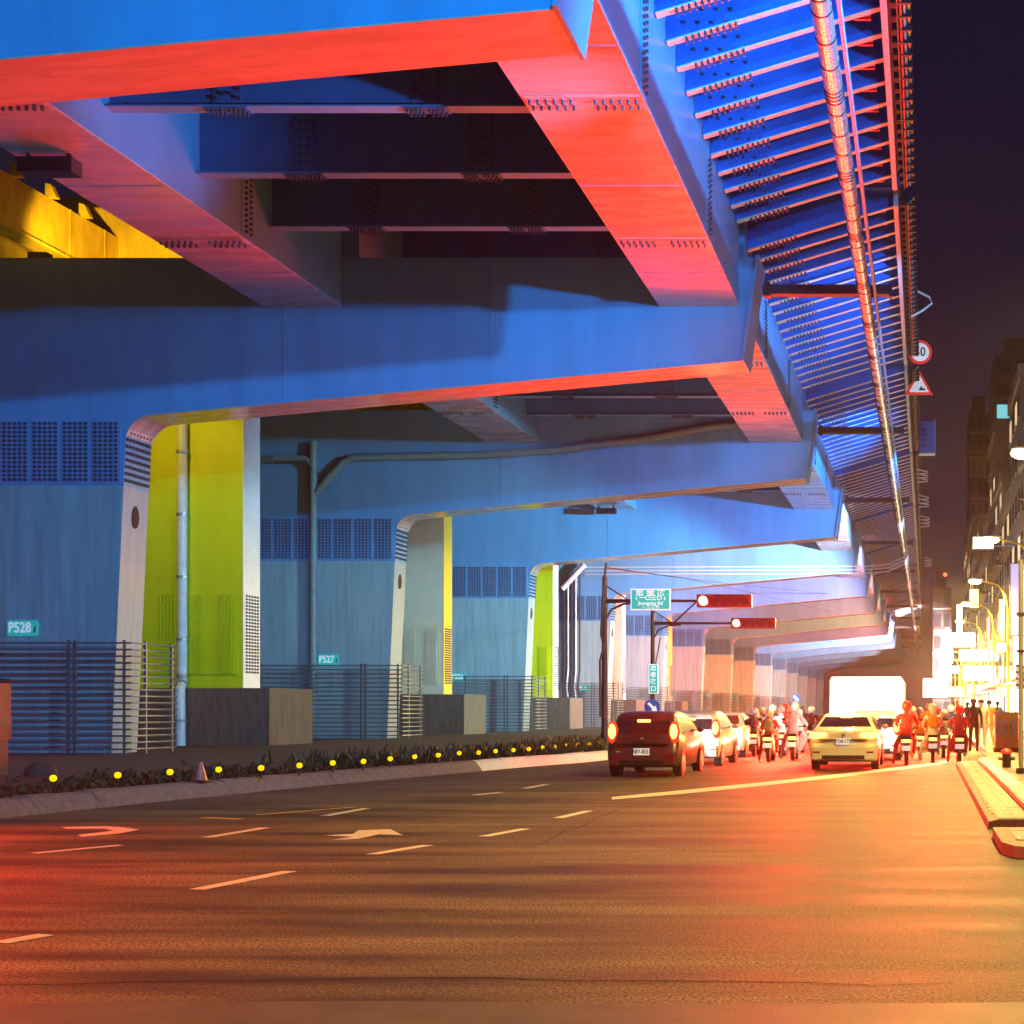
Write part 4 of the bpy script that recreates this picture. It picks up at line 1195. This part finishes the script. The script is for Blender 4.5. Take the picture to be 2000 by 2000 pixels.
HAIR = mat('hair', (0.012, 0.01, 0.009), 0.6)
def clothe(o, jacket, trousers):
    ms = [CL[jacket], CL[trousers], SKIN, SHOE]
    for s_, m in zip(o.material_slots, ms):
        s_.link = 'OBJECT'; s_.material = m
HELM = mesh_of(MB().ell((0, 0.12, 1.58), (0.135, 0.16, 0.145), 14, 9), 'helmet', (0, 0, 0), True)
VIS = mesh_of(MB().add([(-0.11, 0.22, 1.62), (0.11, 0.22, 1.62), (0.12, 0.29, 1.48), (-0.12, 0.29, 1.48), (-0.11, 0.235, 1.62), (0.11, 0.235, 1.62), (0.12, 0.305, 1.48), (-0.12, 0.305, 1.48)],
                        [(0, 1, 2, 3), (4, 5, 6, 7), (0, 1, 5, 4), (2, 3, 7, 6), (0, 3, 7, 4), (1, 2, 6, 5)]), 'visor')
def put(name, me, ms, parent):
    o = bpy.data.objects.new(name, me); COL.objects.link(o)
    if not isinstance(ms, (list, tuple)): ms = [ms]
    while len(me.materials) < len(ms): me.materials.append(None)
    for s_, m in zip(o.material_slots, ms):
        s_.link = 'OBJECT'; s_.material = m
    o.parent = parent
    return o
for me in RID + STD:
    me.materials.clear()
    for k in range(4): me.materials.append(None)
BAG = mesh_of(MB().ell((0, -0.13, 1.2), (0.17, 0.11, 0.22), 12, 8).box(-0.13, -0.09, -0.06, 0.1, 1.33, 1.37).box(0.09, 0.13, -0.06, 0.1, 1.33, 1.37).box(-0.1, 0.1, -0.245, -0.2, 1.06, 1.2), 'backpack', (0, 0, 0), False)
def person_rider(x, y, z, k, jacket, trousers, helm, label, rz=0):
    root = thing('person', label, 'person', (x, y, z), 'scooter riders waiting at the red light', rz)
    o = bpy.data.objects.new('body', RID[k]); COL.objects.link(o); o.parent = root; clothe(o, jacket, trousers)
    h = put('helmet', HELM, helm, root)
    put('visor', VIS, M['glass'], h)
    n_ = len([1 for q_ in bpy.data.objects if q_.name.startswith('helmet')])
    if n_ % 3 == 1: put('backpack', BAG, CL[['black', 'navy', 'grey', 'orange'][n_ % 4]], root)
    sc_ = 0.93 + 0.035 * ((n_ * 7) % 5)
    root.scale = (sc_, 1.0, sc_); root.rotation_euler = (0, 0, R(((n_ * 5) % 7 - 3) * 2.2))
    return root
FACE = MB()
for s_ in (-1, 1):
    FACE.ell((s_ * 0.034, 0.118, 1.625), (0.014, 0.008, 0.007), 6, 4)
EARS = mesh_of(MB().ell((-0.092, 0.03, 1.6), (0.012, 0.022, 0.033), 6, 5).ell((0.092, 0.03, 1.6), (0.012, 0.022, 0.033), 6, 5).ell((0, 0.135, 1.595), (0.014, 0.018, 0.025), 6, 5), 'ears_and_nose')
EYES = mesh_of(FACE, 'eyes')
MOUTH = mesh_of(MB().ell((0, 0.12, 1.553), (0.026, 0.008, 0.007), 8, 4), 'mouth')
HAIRM = mesh_of(MB().ell((0, 0.005, 1.67), (0.105, 0.112, 0.085), 12, 7), 'hair', (0, 0, 0), True)
def person_stand(x, y, z, k, jacket, trousers, label, rz=0, s=1.0):
    root = thing('person', label, 'person', (x, y, z), 'people on the pavement', rz)
    root.scale = (s, s, s)
    o = bpy.data.objects.new('body', STD[k]); COL.objects.link(o); o.parent = root; clothe(o, jacket, trousers)
    put('hair', HAIRM, HAIR, root); put('face', EARS, SKIN, root); put('eye', EYES, HAIR, root); put('mouth', MOUTH, CL['pink'], root)
    return root

# scooters
def make_scooter(root, paint, plate):
    bd = MB()
    bd.prism([(0.0, 0.52), (-0.16, 0.66), (-0.12, 0.74), (0.55, 0.76), (0.62, 0.5), (0.55, 0.34), (0.2, 0.34)], -0.15, 0.15, 'x')
    bd.prism([(0.5, 0.30), (1.02, 0.30), (1.02, 0.37), (0.5, 0.37)], -0.16, 0.16, 'x')
    bd.prism([(0.98, 0.30), (1.08, 0.32), (1.12, 0.88), (1.02, 0.98), (0.98, 0.9)], -0.2, 0.2, 'x')
    part('body', bd, paint, root)
    part('seat', MB().prism([(-0.2, 0.765), (-0.16, 0.84), (0.3, 0.84), (0.55, 0.79), (0.55, 0.765)], -0.14, 0.14, 'x'), M['black'], root)
    part('handlebar', MB().tube([(-0.34, 0.56 + 0.3, 1.06), (-0.12, 0.98, 1.05), (0.12, 0.98, 1.05), (0.34, 0.86, 1.06)], 0.02, 6).tube([(0, 1.0, 0.9), (0, 0.98, 1.06)], 0.04, 6), M['black'], root)
    for s_ in (-1, 1):
        part('mirror', MB().tube([(s_ * 0.25, 0.9, 1.06), (s_ * 0.34, 0.92, 1.26)], 0.008, 4).ell((s_ * 0.36, 0.92, 1.29), (0.065, 0.012, 0.045), 8, 5), M['black'], root)
    for yy in (0.12, 1.2):
        w = part('wheel', MB().tube([(-0.055, yy, 0.24), (0.055, yy, 0.24)], 0.24, 16), M['rubber'], root, (0, 0, 0), True)
        part('rim', MB().tube([(-0.06, yy, 0.24), (0.06, yy, 0.24)], 0.13, 10), M['rail'], w)
    part('fork', MB().tube([(0, 1.2, 0.24), (0, 1.08, 0.62), (0, 1.04, 0.9)], 0.035, 6), M['rail'], root)
    part('front_fender', MB().ell((0, 1.22, 0.44), (0.1, 0.2, 0.1), 8, 6), paint, root, (0, 0, 0), True)
    part('exhaust', MB().tube([(0.16, -0.12, 0.3), (0.16, 0.42, 0.24)], [0.06, 0.04], 8), M['rail'], root)
    part('taillight', MB().box(-0.11, 0.11, -0.19, -0.13, 0.67, 0.75), M['red_lens'], root)
    part('mudguard', MB().box(-0.07, 0.07, -0.2, -0.1, 0.3, 0.62), M['black'], root)
    pl = part('number_plate', MB().box(-0.13, 0.13, -0.222, -0.202, 0.44, 0.58), M['sign_white'], root)
sc0 = {}
SCP = {'white': M['car_white'], 'black': M['car_grey'], 'red': M['car_red'], 'silver': M['car_silver']}
def scooter(x, y, paint, label):
    if paint not in sc0:
        r_ = thing('scooter', label, 'scooter', (x, y, 0), 'scooters waiting at the red light')
        make_scooter(r_, SCP[paint], '')
        sc0[paint] = r_
    else:
        r_ = dup(sc0[paint], (x, y, 0), label)
    lamp('SPOT', 'taillight_glow', (0, -0.3, 0.75), BRAKE, P_TAIL * 1.5, r_, aim=(0, -1, 0.02), cone=150, blend=0.6, radius=0.06)
    return r_
WH = M['car_white']; HB = M['car_grey']; HR = M['sign_red']; HY = M['car_yellow']
RIDERS = [
    (1486, 50.0, 'silver', 'black', 'denim', WH, 1, 'black jacket and white helmet at the back of the scooter cluster'),
    (1532, 52.0, 'white', 'red', 'grey', HR, 0, 'red jacket and red helmet at the back of the scooter cluster'),
    (1515, 57.0, 'black', 'yellow', 'black', HY, 1, 'yellow jacket and yellow helmet far back among the scooters'),
    (1568, 56.0, 'white', 'navy', 'black', HB, 0, 'navy jacket and dark helmet far back by the truck'),
    (1756, 44.0, 'white', 'white', 'navy', WH, 0, 'white jacket and white helmet beside the truck wheel'),
    (1782, 47.0, 'black', 'pink', 'denim', WH, 1, 'pink jacket and white helmet behind the orange vest'),
    (1812, 50.0, 'silver', 'red', 'black', HB, 0, 'red top and dark helmet deep in the kerb lane'),
    (1834, 53.0, 'white', 'black', 'grey', HR, 1, 'black top and red helmet deep in the kerb lane'),
    (1858, 46.0, 'black', 'navy', 'denim', HY, 0, 'navy top and yellow helmet near the pavement edge'),  # u of the rider, depth, scooter colour, jacket, trousers, helmet, foot down, words
    (1500, 37.0, 'white', 'red', 'black', WH, 1, 'red jacket and white helmet just past the sedan queue'),
    (1524, 40.5, 'black', 'white', 'denim', HB, 0, 'white jacket and dark helmet in the scooter cluster'),
    (1548, 38.0, 'silver', 'pink', 'black', WH, 1, 'pink top and white helmet beside the taxi'),
    (1472, 41.5, 'white', 'grey', 'navy', HB, 1, 'grey jacket and dark helmet close to the sedan queue'),
    (1506, 45.5, 'black', 'navy', 'grey', WH, 0, 'navy jacket and white helmet deep in the scooter cluster'),
    (1560, 44.0, 'white', 'white', 'grey', HY, 0, 'white jacket and yellow helmet before the truck corner'),
    (1583, 48.0, 'red', 'black', 'black', WH, 1, 'black jacket and broad white helmet beside the truck'),
    (1770, 34.5, 'white', 'red', 'denim', HR, 1, 'dark red jacket and red helmet between the hatchback and the pavement'),
    (1797, 38.5, 'silver', 'orange', 'black', HB, 0, 'orange vest and dark helmet behind the red jacket rider'),
    (1822, 36.5, 'black', 'white', 'grey', WH, 1, 'white shirt and white helmet near the kerb lane'),
    (1843, 40.0, 'white', 'grey', 'denim', WH, 0, 'grey top and white helmet deeper in the kerb lane'),
    (1874, 36.0, 'red', 'red', 'yellow', HR, 1, 'bright red jacket over yellow trousers beside the pavement'),
]
for k, (u, Y, sc_, ja, tr2, he, ft, wd) in enumerate(RIDERS):
    x = (u - VPX) * Y / FPX
    scooter(x, Y, sc_, '%s scooter of the %s' % ({'red': 'dark red'}.get(sc_, sc_), wd))
    person_rider(x, Y + 0.18, 0.0, ft, ja, tr2, he, 'scooter rider in %s' % wd)
PED = [(1902, 40.0, 'black', 'denim', 0, 1, 'pedestrian in black top standing by the kerb ramp'), (1917, 43.0, 'white', 'black', 3.1, 0, 'pedestrian in white shirt facing the viewer on the pavement'),
       (1932, 47.0, 'orange', 'navy', 0.4, 1, 'pedestrian in orange top walking away past the utility box'), (1948, 55.0, 'grey', 'black', 3.3, 1, 'pedestrian in grey coat walking out of the far shops'),
       (1890, 60.0, 'navy', 'grey', 0.2, 0, 'pedestrian in navy jacket at the far kerb')]
for u, Y, a, b, rz, st_, lb in PED:
    person_stand((u - VPX) * Y / FPX, Y, 0.2, st_, a, b, lb, rz)

# ------------------------------------------------------------------ street lamps along the pavement
def make_street_lamp():
    root = thing('street_lamp', 'x', 'street lamp', (5.4, 41, 0.14), 'street lamps along the pavement')
    part('pole', MB().tube([(0, 0, 0), (0, 0, 4), (0, 0, 8.0), (-0.15, 0, 9.0), (-0.7, 0, 9.7), (-1.7, 0, 9.95)], [0.11, 0.09, 0.07, 0.06, 0.055, 0.05], 10), M['yelcond'], root, (0, 0, 0), True)
    part('base', MB().tube([(0, 0, 0), (0, 0, 0.5)], 0.18, 10), M['rail'], root)
    part('lamp_head', MB().ell((-2.1, 0, 10.08), (0.5, 0.2, 0.1), 12, 8), M['pipe'], root, (0, 0, 0), True)
    part('lens', MB().ell((-2.2, 0, 9.93), (0.42, 0.2, 0.2), 14, 8), M['lamp_lens'], root, (0, 0, 0), True)
    return root
sl0 = make_street_lamp()
LY = [0.5, 20.5, 40.7, 61.5, 81.5, 99.0, 119.0, 139.0, 160.0, 182.0, 205.0, 230.0]
for k, Y in enumerate(LY):
    lab = 'street lamp with curved yellow arm, %s along the pavement from the viewer' % ordinal(k)
    if k == 0: r_ = sl0; r_.location = (5.4, Y, 0.14); r_['label'] = lab
    else: r_ = dup(sl0, (5.4, Y, 0.14), lab)
    if k < 2: lamp('SPOT', 'lamp_light', (-2.2, 0, 9.68), SODIUM, P_STREET * (1.25 if k == 0 else 0.7), r_, aim=(0.0, 0, -1), cone=132, blend=0.5, radius=0.2)
    else: lamp('SPOT', 'lamp_light', (-2.2, 0, 9.68), SODIUM, P_STREET * (0.8 if k < 4 else 3.0), r_, aim=(-0.12, 0, -1), cone=175, blend=0.12, radius=0.2)

r_ = dup(sl0, (-23.0, 9.0, 0.14), 'added unseen street lamp of the crossing street, on the far side of the junction', rz=R(180))
for ch_ in list(r_.children):
    if ch_.type == 'LIGHT': bpy.data.objects.remove(ch_)
lamp('SPOT', 'lamp_light', (-2.2, 0, 9.68), SODIUM, P_STREET * 0.12, r_, aim=(-0.4, 0, -1), cone=158, blend=0.6, radius=0.2)  # lamp added out of view to warm the road and kerb

# floodlights on poles added to colour the viaduct: behind the viewer at the corner and along the pavement, aimed up at the viaduct
def added_flood_post(x, y, h, aims, label, color=BLUE):
    root = thing('added_floodlight_post', label, 'floodlight', (x, y, 0.1), 'added posts with floodlights aimed at the viaduct')
    part('pole', MB().tube([(0, 0, 0), (0, 0, h)], [0.12, 0.08], 10), M['rail'], root, (0, 0, 0), True)
    for dx, az, el, cone, pw, *dz in aims:
        d = Vector((math.sin(R(az)) * math.cos(R(el)), math.cos(R(az)) * math.cos(R(el)), math.sin(R(el))))
        rot = d.to_track_quat('Y', 'Z').to_matrix().to_4x4()
        hd = MB().box(-0.25, 0.25, -0.2, 0.12, -0.18, 0.18)
        c = Vector((dx, 0, h + 0.25 - (dz[0] if dz else 0)))
        o = link('lamp_head', mesh_of(hd, 'lamp_head'), M['black'], root); o.matrix_local = Matrix.Translation(c) @ rot
        f = link('lens', mesh_of(MB().box(-0.22, 0.22, 0.121, 0.13, -0.15, 0.15), 'lens'), M['added_flood_lens'], root); f.matrix_local = Matrix.Translation(c) @ rot
        lamp('SPOT', 'added_flood_beam', c + d * 0.2, dz[1] if len(dz) > 1 else color, pw, root, aim=d, cone=cone, blend=1.0 if len(dz) == 1 else 0.5, radius=0.25)
    return root
TEAL = (0.16, 0.66, 0.80)
added_flood_post(5.2, -4.0, 12.0, [(-0.4, -38, 5, 64, 47000), (0.4, -14, 14, 50, 2500)], 'added tall floodlight mast at the corner behind the viewer', color=(0.005, 0.40, 1.0))
added_flood_post(5.2, 20.8, 14.0, [(-0.4, -65, 0, 74, 20000), (0.4, -14, 18, 60, 5200), (-0.3, -71, 14.5, 17, 24000, 4.6)], 'added tall floodlight mast beside the second street lamp')
added_flood_post(5.2, 41.5, 14.0, [(-0.4, -56, 4, 56, 13000), (0.4, -14, 16, 60, 4500), (-0.2, -64, -15, 40, 21000, 0.6, TEAL)], 'added tall floodlight mast beside the third street lamp')
added_flood_post(5.2, 62.0, 12.0, [(-0.4, -56, 6, 60, 34000), (-0.2, -63, -12, 46, 62000, 0.6, (0.22, 0.72, 0.85))], 'added tall floodlight mast beside the fourth street lamp', color=(0.01, 0.38, 1.0))
for fy, fp, fc, fl in ((82.0, 105000, (1.0, 0.84, 0.95), 'added floodlight mast with a white lamp at the shop buildings'), (102.5, 120000, (1.0, 0.42, 0.62), 'added floodlight mast with a rose lamp among the shop signs'),
                       (123.0, 130000, (1.0, 0.20, 0.13), 'added floodlight mast with a red lamp beyond the rose one'), (143.5, 130000, (1.0, 0.24, 0.08), 'added floodlight mast with an orange red lamp far along the street'),
                       (164.0, 130000, (1.0, 0.14, 0.10), 'added floodlight mast with a deep red lamp far along the street')):
    added_flood_post(5.2, fy, 11.0, [(-0.4, -60, -3, 62, fp)], fl, color=fc)
added_flood_post(5.2, 185.0, 10.0, [(-0.4, -34, -4, 90, 220000)], 'farthest added floodlight mast near the end of the street', color=(1.0, 0.62, 0.62))

# ------------------------------------------------------------------ street side: shops, signs, towers
def emis(nm, c, s): return mat(nm, (0.8, 0.8, 0.8), 0.4, emit=c, estr=s)
EW = emis('lit_white_sign', (1, 0.95, 0.88), 5.0); EY = emis('lit_yellow_sign', (1, 0.72, 0.2), 3.5); EP = emis('lit_violet_sign', (0.42, 0.38, 0.85), 0.9); EC = emis('lit_cyan_sign', (0.25, 0.95, 1.0), 1.6); ERD = emis('lit_red_sign', (1, 0.12, 0.05), 2.2)
ESH = emis('lit_shop_window', (1, 0.9, 0.72), 7.0); EWIN = emis('lit_room_window', (1, 0.72, 0.35), 0.9); ECW = emis('lit_cyan_window', (0.2, 0.8, 0.9), 0.8)
BW = [mat('wall_tile_%s' % nm, c, 0.7, var=0.2, scale=4) for nm, c in (('tan', (0.30, 0.22, 0.15)), ('rose', (0.30, 0.20, 0.17)), ('grey', (0.22, 0.22, 0.22)), ('cream', (0.36, 0.30, 0.22)))]
WINM = mat('unlit_window', (0.02, 0.025, 0.03), 0.12)
FRM = mat('window_frame', (0.3, 0.3, 0.3), 0.5)
PH = {}
def pane(m, w, h):
    k = (m.name, w, h)
    if k not in PH:
        PH[k] = (mesh_of(MB().box(-0.02, 0.05, -w / 2, w / 2, -h / 2, h / 2), 'window'), mesh_of(MB().box(-0.10, -0.021, -w / 2 - 0.1, w / 2 + 0.1, -h / 2 - 0.14, -h / 2 - 0.02), 'sill'))
    return PH[k]
def shop_building(y0, w, storeys, k, label, lit=True):
    x0 = 6.2; h = 4.2 + 3.2 * storeys
    root = thing('shop_building', label, 'building', (x0, y0, 0.14), 'shop buildings along the pavement')
    part('wall', MB().box(0, 11, 0.01, w - 0.01, 0, h), BW[k % 4], root)
    part('parapet', MB().box(-0.15, 11, 0.02, w - 0.02, h + 0.001, h + 0.9), BW[(k + 1) % 4], root)
    sf = part('shop_front', MB().box(-0.06, -0.001, 0.5, w - 0.5, 0.1, 2.9), ESH if lit else M['rail'], root)
    part('mullion', MB().box(-0.1, -0.061, w * 0.33, w * 0.33 + 0.08, 0.1, 2.9).box(-0.1, -0.061, w * 0.66, w * 0.66 + 0.08, 0.1, 2.9), M['black'], sf)
    part('sign_band', MB().box(-0.3, -0.001, 0.3, w - 0.3, 3.05, 4.0), [EW, EY, EC, ERD][k % 4] if lit else M['sign_back'], root)
    aw = MB().prism([(-1.9, 2.95), (-0.07, 3.04), (-0.07, 3.0), (-1.9, 2.88)], 0.4, w - 0.4)
    part('awning', aw, [CL['white'], CL['yellow'], CL['red'], CL['grey']][k % 4], root)
    nb = max(2, int(w / 2.6))
    for s_ in range(storeys):
        for b in range(nb):
            m = EWIN if (s_ * 7 + b * 3 + k * 5) % 6 == 0 else WINM
            a, c = pane(m, 1.5, 1.6)
            o = bpy.data.objects.new('window', a); COL.objects.link(o); o.parent = root
            if not a.materials: a.materials.append(m)
            o.location = (-0.005, (b + 0.5) * w / nb, 4.2 + 3.2 * s_ + 1.6)
            o2 = bpy.data.objects.new('sill', c); COL.objects.link(o2); o2.parent = o
            if not c.materials: c.materials.append(FRM)
    return root
for k, (y_b, w_b, st_b) in enumerate(((23.0, 9.9, 4), (33.0, 9.9, 5), (43.0, 10.4, 4), (53.5, 10.4, 6))):
    shop_building(y_b, w_b, st_b, k + 2, '%s shuttered shop building by the near pavement, %s storeys high' % (ordinal(k), ['four', 'five', 'four', 'six'][k]), False)
yb = 64.0
for k in range(13):
    w = [9, 8, 11, 9, 10, 12, 9, 11, 10, 12, 12, 12, 14][k]
    st = [5, 4, 6, 4, 5, 7, 5, 4, 6, 5, 7, 6, 8][k]
    shop_building(yb, w, st, k, '%s shop building along the pavement, %s storeys over a lit shop front' % (ordinal(k), {4: 'four', 5: 'five', 6: 'six', 7: 'seven', 8: 'eight'}[st]))
    yb += w + 0.05

def signboard(label, u0, v0, u1, v1, Y, m, texts=(), depth=0.12, tm=None, tsize=0.8):
    a, b = at(u0, v1, Y), at(u1, v0, Y); c = (a + b) / 2
    w, h = (b.x - a.x) / 2, (b.z - a.z) / 2
    root = thing('signboard', label, 'sign', c, 'signs over the pavement')
    part('case', MB().box(-w, w, -depth, depth, -h, h), M['sign_back'], root)
    part('face', MB().box(-w + 0.06, w - 0.06, -depth - 0.012, -depth - 0.001, -h + 0.06, h - 0.06), m, root)
    if b.x < 6.3:
        part('bracket', MB().box(w + 0.001, 6.2 - c.x, -0.04, 0.04, h * 0.5 - 0.04, h * 0.5 + 0.04).box(w + 0.001, 6.2 - c.x, -0.04, 0.04, -h * 0.5 - 0.04, -h * 0.5 + 0.04), M['rail'], root)
    for t, dx, dz, sz in texts:
        lettering(t, sz, tm or M['sign_white'], root, (dx, -depth - 0.014, dz), bold=0.02)
    return root
signboard('violet vertical signboard with big white numerals beside the street lamps', 1972, 1100, 2040, 1242, 72.0, EP, [('22', 0.05, 1.35, 0.75), ('88', 0.1, 0.5, 1.1), ('旧', 0.1, -0.8, 1.2)], tm=EW)
signboard('blank white rectangular lightbox touching the brightest lamp', 1899, 1048, 1941, 1073, 88.0, EW)
signboard('pale cream signboard under the violet numerals', 1978, 1246, 2040, 1325, 76.0, EW, [('美', 0.2, 0.6, 0.9), ('食', 0.2, -0.5, 0.9)], tm=M['sign_green'])
signboard('cyan edged long sign over the shops', 1872, 1268, 1950, 1292, 108.0, EC)
signboard('white lightbox low over the crowd near the street end', 1880, 1300, 1945, 1330, 100.0, EW)
signboard('broad white lightbox above the cyan edged sign', 1855, 1235, 1905, 1264, 125.0, EW)
signboard('small yellow lightbox near the far deck end', 1835, 1265, 1862, 1296, 150.0, EY)
signboard('red lightbox over the far crowd', 1850, 1340, 1885, 1362, 130.0, ERD)
signboard('narrow white lightbox at the far street end', 1838, 1300, 1856, 1330, 170.0, EW)
signboard('yellow shop lightbox near the utility box', 1945, 1335, 1985, 1362, 82.0, EY)
for k, (u, v0, v1) in enumerate(((1957, 1012, 1045), (1968, 1006, 1050), (1980, 1006, 1046))):
    signboard('%s of three slim white light strips high above the signs' % ordinal(k), u - 4, v0, u + 5, v1, 118.0, EW)
for lab, a_ in (('added amber lightbox hung between the third and fourth lamps', (1893, 1150, 1912, 1188, 112.0, EY)), ('added slim white vertical lightbox beside the far lamps', (1868, 1180, 1880, 1236, 140.0, EW)),
                ('added rose lightbox above the far crowd', (1862, 1245, 1882, 1266, 155.0, ERD)), ('added white vertical lightbox at the end of the lamp row', (1846, 1225, 1854, 1268, 190.0, EW)),
                ('added cyan lightbox small above the guide sign', (1856, 1300, 1874, 1316, 160.0, EC)), ('added yellow vertical lightbox beside the violet board', (1950, 1170, 1966, 1238, 92.0, EY)),
                ('added long white lightbox under the cream board', (1950, 1300, 1990, 1326, 90.0, EW)), ('added wide yellow lightbox low by the parked scooters', (1905, 1338, 1942, 1356, 105.0, EY)),
                ('added red vertical lightbox by the round ringed sign', (1925, 1205, 1936, 1250, 118.0, ERD)), ('added violet lightbox low among the far shops', (1888, 1336, 1902, 1360, 128.0, EP))):
    signboard(lab, *a_)  # lit boxes added to fill the glare over the far street
og = thing('guide_sign', 'overhead road sign, white above and cyan below, at the far end of the street', 'sign', at(1827, 1344, 150.0))
a = at(1803, 1362, 150.0) - og.location; b = at(1851, 1325, 150.0) - og.location
part('panel', MB().box(a.x, b.x, -0.05, 0.05, a.z, b.z), EW, og)
part('cyan_band', MB().box(a.x + 0.2, b.x - 0.2, -0.06, -0.051, a.z + 0.12, a.z + 0.75), EC, og)
part('gantry', MB().tube([(b.x + 1.5, 0.2, -og.location.z), (b.x + 1.5, 0.2, b.z), (a.x, 0.2, b.z - 0.3)], 0.1, 8), M['rail'], og)
c = at(1955, 1265, 78.0)
ds = disc_sign('no_entry_sign', 'round yellow ringed sign under the street lamps', c, 0.45, [('rim', 1, M['yelcond']), ('face', 0.75, EW)])
part('post', MB().tube([(0, 0.08, -c.z + 0.14), (0, 0.08, 0.3)], 0.05, 8), M['rail'], ds)
c = at(1998, 1322, 58.0)
ch = thing('chevron_sign', 'blue and white striped sign on the grey pole', 'sign', c)
part('panel', MB().box(-0.35, 0.35, -0.02, 0.02, -0.6, 0.6), M['sign_white'], ch)
for k in range(4):
    z = -0.55 + k * 0.3
    part('stripe', MB().prism([(-0.33, z + 0.12), (0.33, z - 0.02), (0.33, z + 0.1), (-0.33, z + 0.24)], -0.028, -0.0205), M['sign_blue'], ch)
part('post', MB().tube([(0.1, 0.07, -c.z + 0.14), (0.1, 0.07, 0.7)], 0.05, 8), M['rail'], ch)
gpz = gp(1994, 1512, 0.2)
gpole = thing('sign_pole', 'grey metal pole on the pavement corner', 'pole', (gpz.x, gpz.y, 0.215))
part('shaft', MB().tube([(0, 0, 0), (0, 0, 4.6)], 0.055, 10), M['rail'], gpole, (0, 0, 0), True)
part('base', MB().tube([(0, 0, 0), (0, 0, 0.12)], 0.11, 10), M['black'], gpole)
part('clamp', MB().box(-0.09, 0.09, -0.08, 0.08, 2.6, 2.66).box(-0.09, 0.09, -0.08, 0.08, 3.4, 3.46), M['black'], gpole)
ub = thing('utility_box', 'tan utility box with dark panels on the pavement', 'utility box', (2.62, 39.5, 0.2))
part('cabinet', MB().box(-0.42, 0.42, 0, 0.5, 0.15, 1.25), mat('tan_cabinet_paint', (0.42, 0.25, 0.10), 0.5, var=0.2, scale=6), ub)
part('plinth', MB().box(-0.46, 0.46, -0.04, 0.54, 0, 0.149), M['concrete'], ub)
part('roof', MB().box(-0.47, 0.47, -0.05, 0.55, 1.251, 1.31), M['rail'], ub)
for s_ in (-1, 1):
    d = part('door_panel', MB().box(s_ * 0.21 - 0.17, s_ * 0.21 + 0.17, -0.025, -0.001, 0.5, 1.1), M['sign_back'], ub)
    part('handle', MB().box(s_ * 0.07 - 0.015, s_ * 0.07 + 0.015, -0.05, -0.026, 0.75, 0.9), M['black'], d)
hy = thing('hydrant', 'small black hydrant with orange cap on the pavement', 'hydrant', (gp(1966, 1500, 0.2).x, gp(1966, 1500, 0.2).y, 0.215))
part('barrel', MB().tube([(0, 0, 0), (0, 0, 0.36)], 0.11, 10), M['black'], hy)
part('cap', MB().ell((0, 0, 0.37), (0.14, 0.14, 0.08), 10, 6), M['sign_red'], hy)
part('nozzle', MB().tube([(-0.2, 0, 0.22), (0.2, 0, 0.22)], 0.05, 8), M['black'], hy)

def tower(label, u0, u1, vtop, Y, depth, wall, floors, bays, lit):
    a, b = at(u0, vtop, Y), at(u1, vtop, Y)
    root = thing('tower_block', label, 'building', (a.x, Y, -0.05), 'tower blocks beyond the street')
    w, h = b.x - a.x, a.z
    part('wall', MB().box(0, w, 0, depth, 0, h), wall, root)
    part('roof_tank', MB().box(w * 0.15, w * 0.75, depth * 0.2, depth * 0.7, h + 0.001, h + 4), wall, root)
    fh = h / floors
    wm = mesh_of(MB().box(-w / bays * 0.36, w / bays * 0.36, -0.06, -0.001, -fh * 0.3, fh * 0.3), 'window')
    wl = mesh_of(MB().box(-w / bays * 0.36, w / bays * 0.36, -0.06, -0.001, -fh * 0.3, fh * 0.3), 'window')
    bl_ = mesh_of(MB().box(0, w, -0.5, -0.001, -0.12, 0.12), 'ledge')
    for f in range(floors):
        for bb in range(bays):
            L_ = (f, bb) in lit
            o = link('window', wl if L_ else wm, ECW if L_ else WINM, root, ((bb + 0.5) * w / bays, 0, (f + 0.5) * fh))
        link('ledge', bl_, FRM, root, (0, 0, f * fh + 0.12))
    return root
TD = mat('tower_wall', (0.16, 0.145, 0.13), 0.7, var=0.2, scale=0.5)
tower('tall tower with stacked dark bays and a pale roof storey', 1942, 2090, 692, 210.0, 18, TD, 16, 4, {(13, 0), (11, 1), (10, 0)})
tower('darker slim tower standing beside the tall one', 1893, 1936, 805, 240.0, 14, mat('dark_tower_wall', (0.06, 0.055, 0.06), 0.7), 14, 3, {(4, 2), (2, 1)})
tower('low far block under the first street lamp', 1925, 1990, 1010, 180.0, 12, BW[0], 9, 4, {(1, 1), (3, 2), (5, 0), (6, 3)})
rl = thing('beacon', 'small red beacon on a far roof beyond the deck edge', 'lamp', at(1846, 1127, 200.0))
part('bulb', MB().ell((0, 0, 0), (0.35, 0.35, 0.35), 10, 6), ERD, rl)
part('mast', MB().tube([(0, 0, -1.6), (0, 0, -0.36)], 0.12, 6), M['black'], rl)
rl.location.z += 0.4
tower('dark block beyond the deck end carrying the red beacon', 1822, 1858, 1147, 200.0, 12, M['black'], 6, 2, set())

# ------------------------------------------------------------------ night haze
hm = bpy.data.materials.new('haze'); hm.use_nodes = True
hn = hm.node_tree.nodes; hn.clear()
ho = hn.new('ShaderNodeOutputMaterial'); hv = hn.new('ShaderNodeVolumePrincipled')
hv.inputs['Color'].default_value = (0.82, 0.86, 1.0, 1)
hv.inputs['Density'].default_value = 0.00036
hv.inputs['Anisotropy'].default_value = 0.72
hm.node_tree.links.new(hv.outputs[0], ho.inputs['Volume'])
hz = link('haze', mesh_of(MB().box(-290, 290, -70, 570, -1.05, 78), 'haze'), hm)
hz['kind'] = 'stuff'
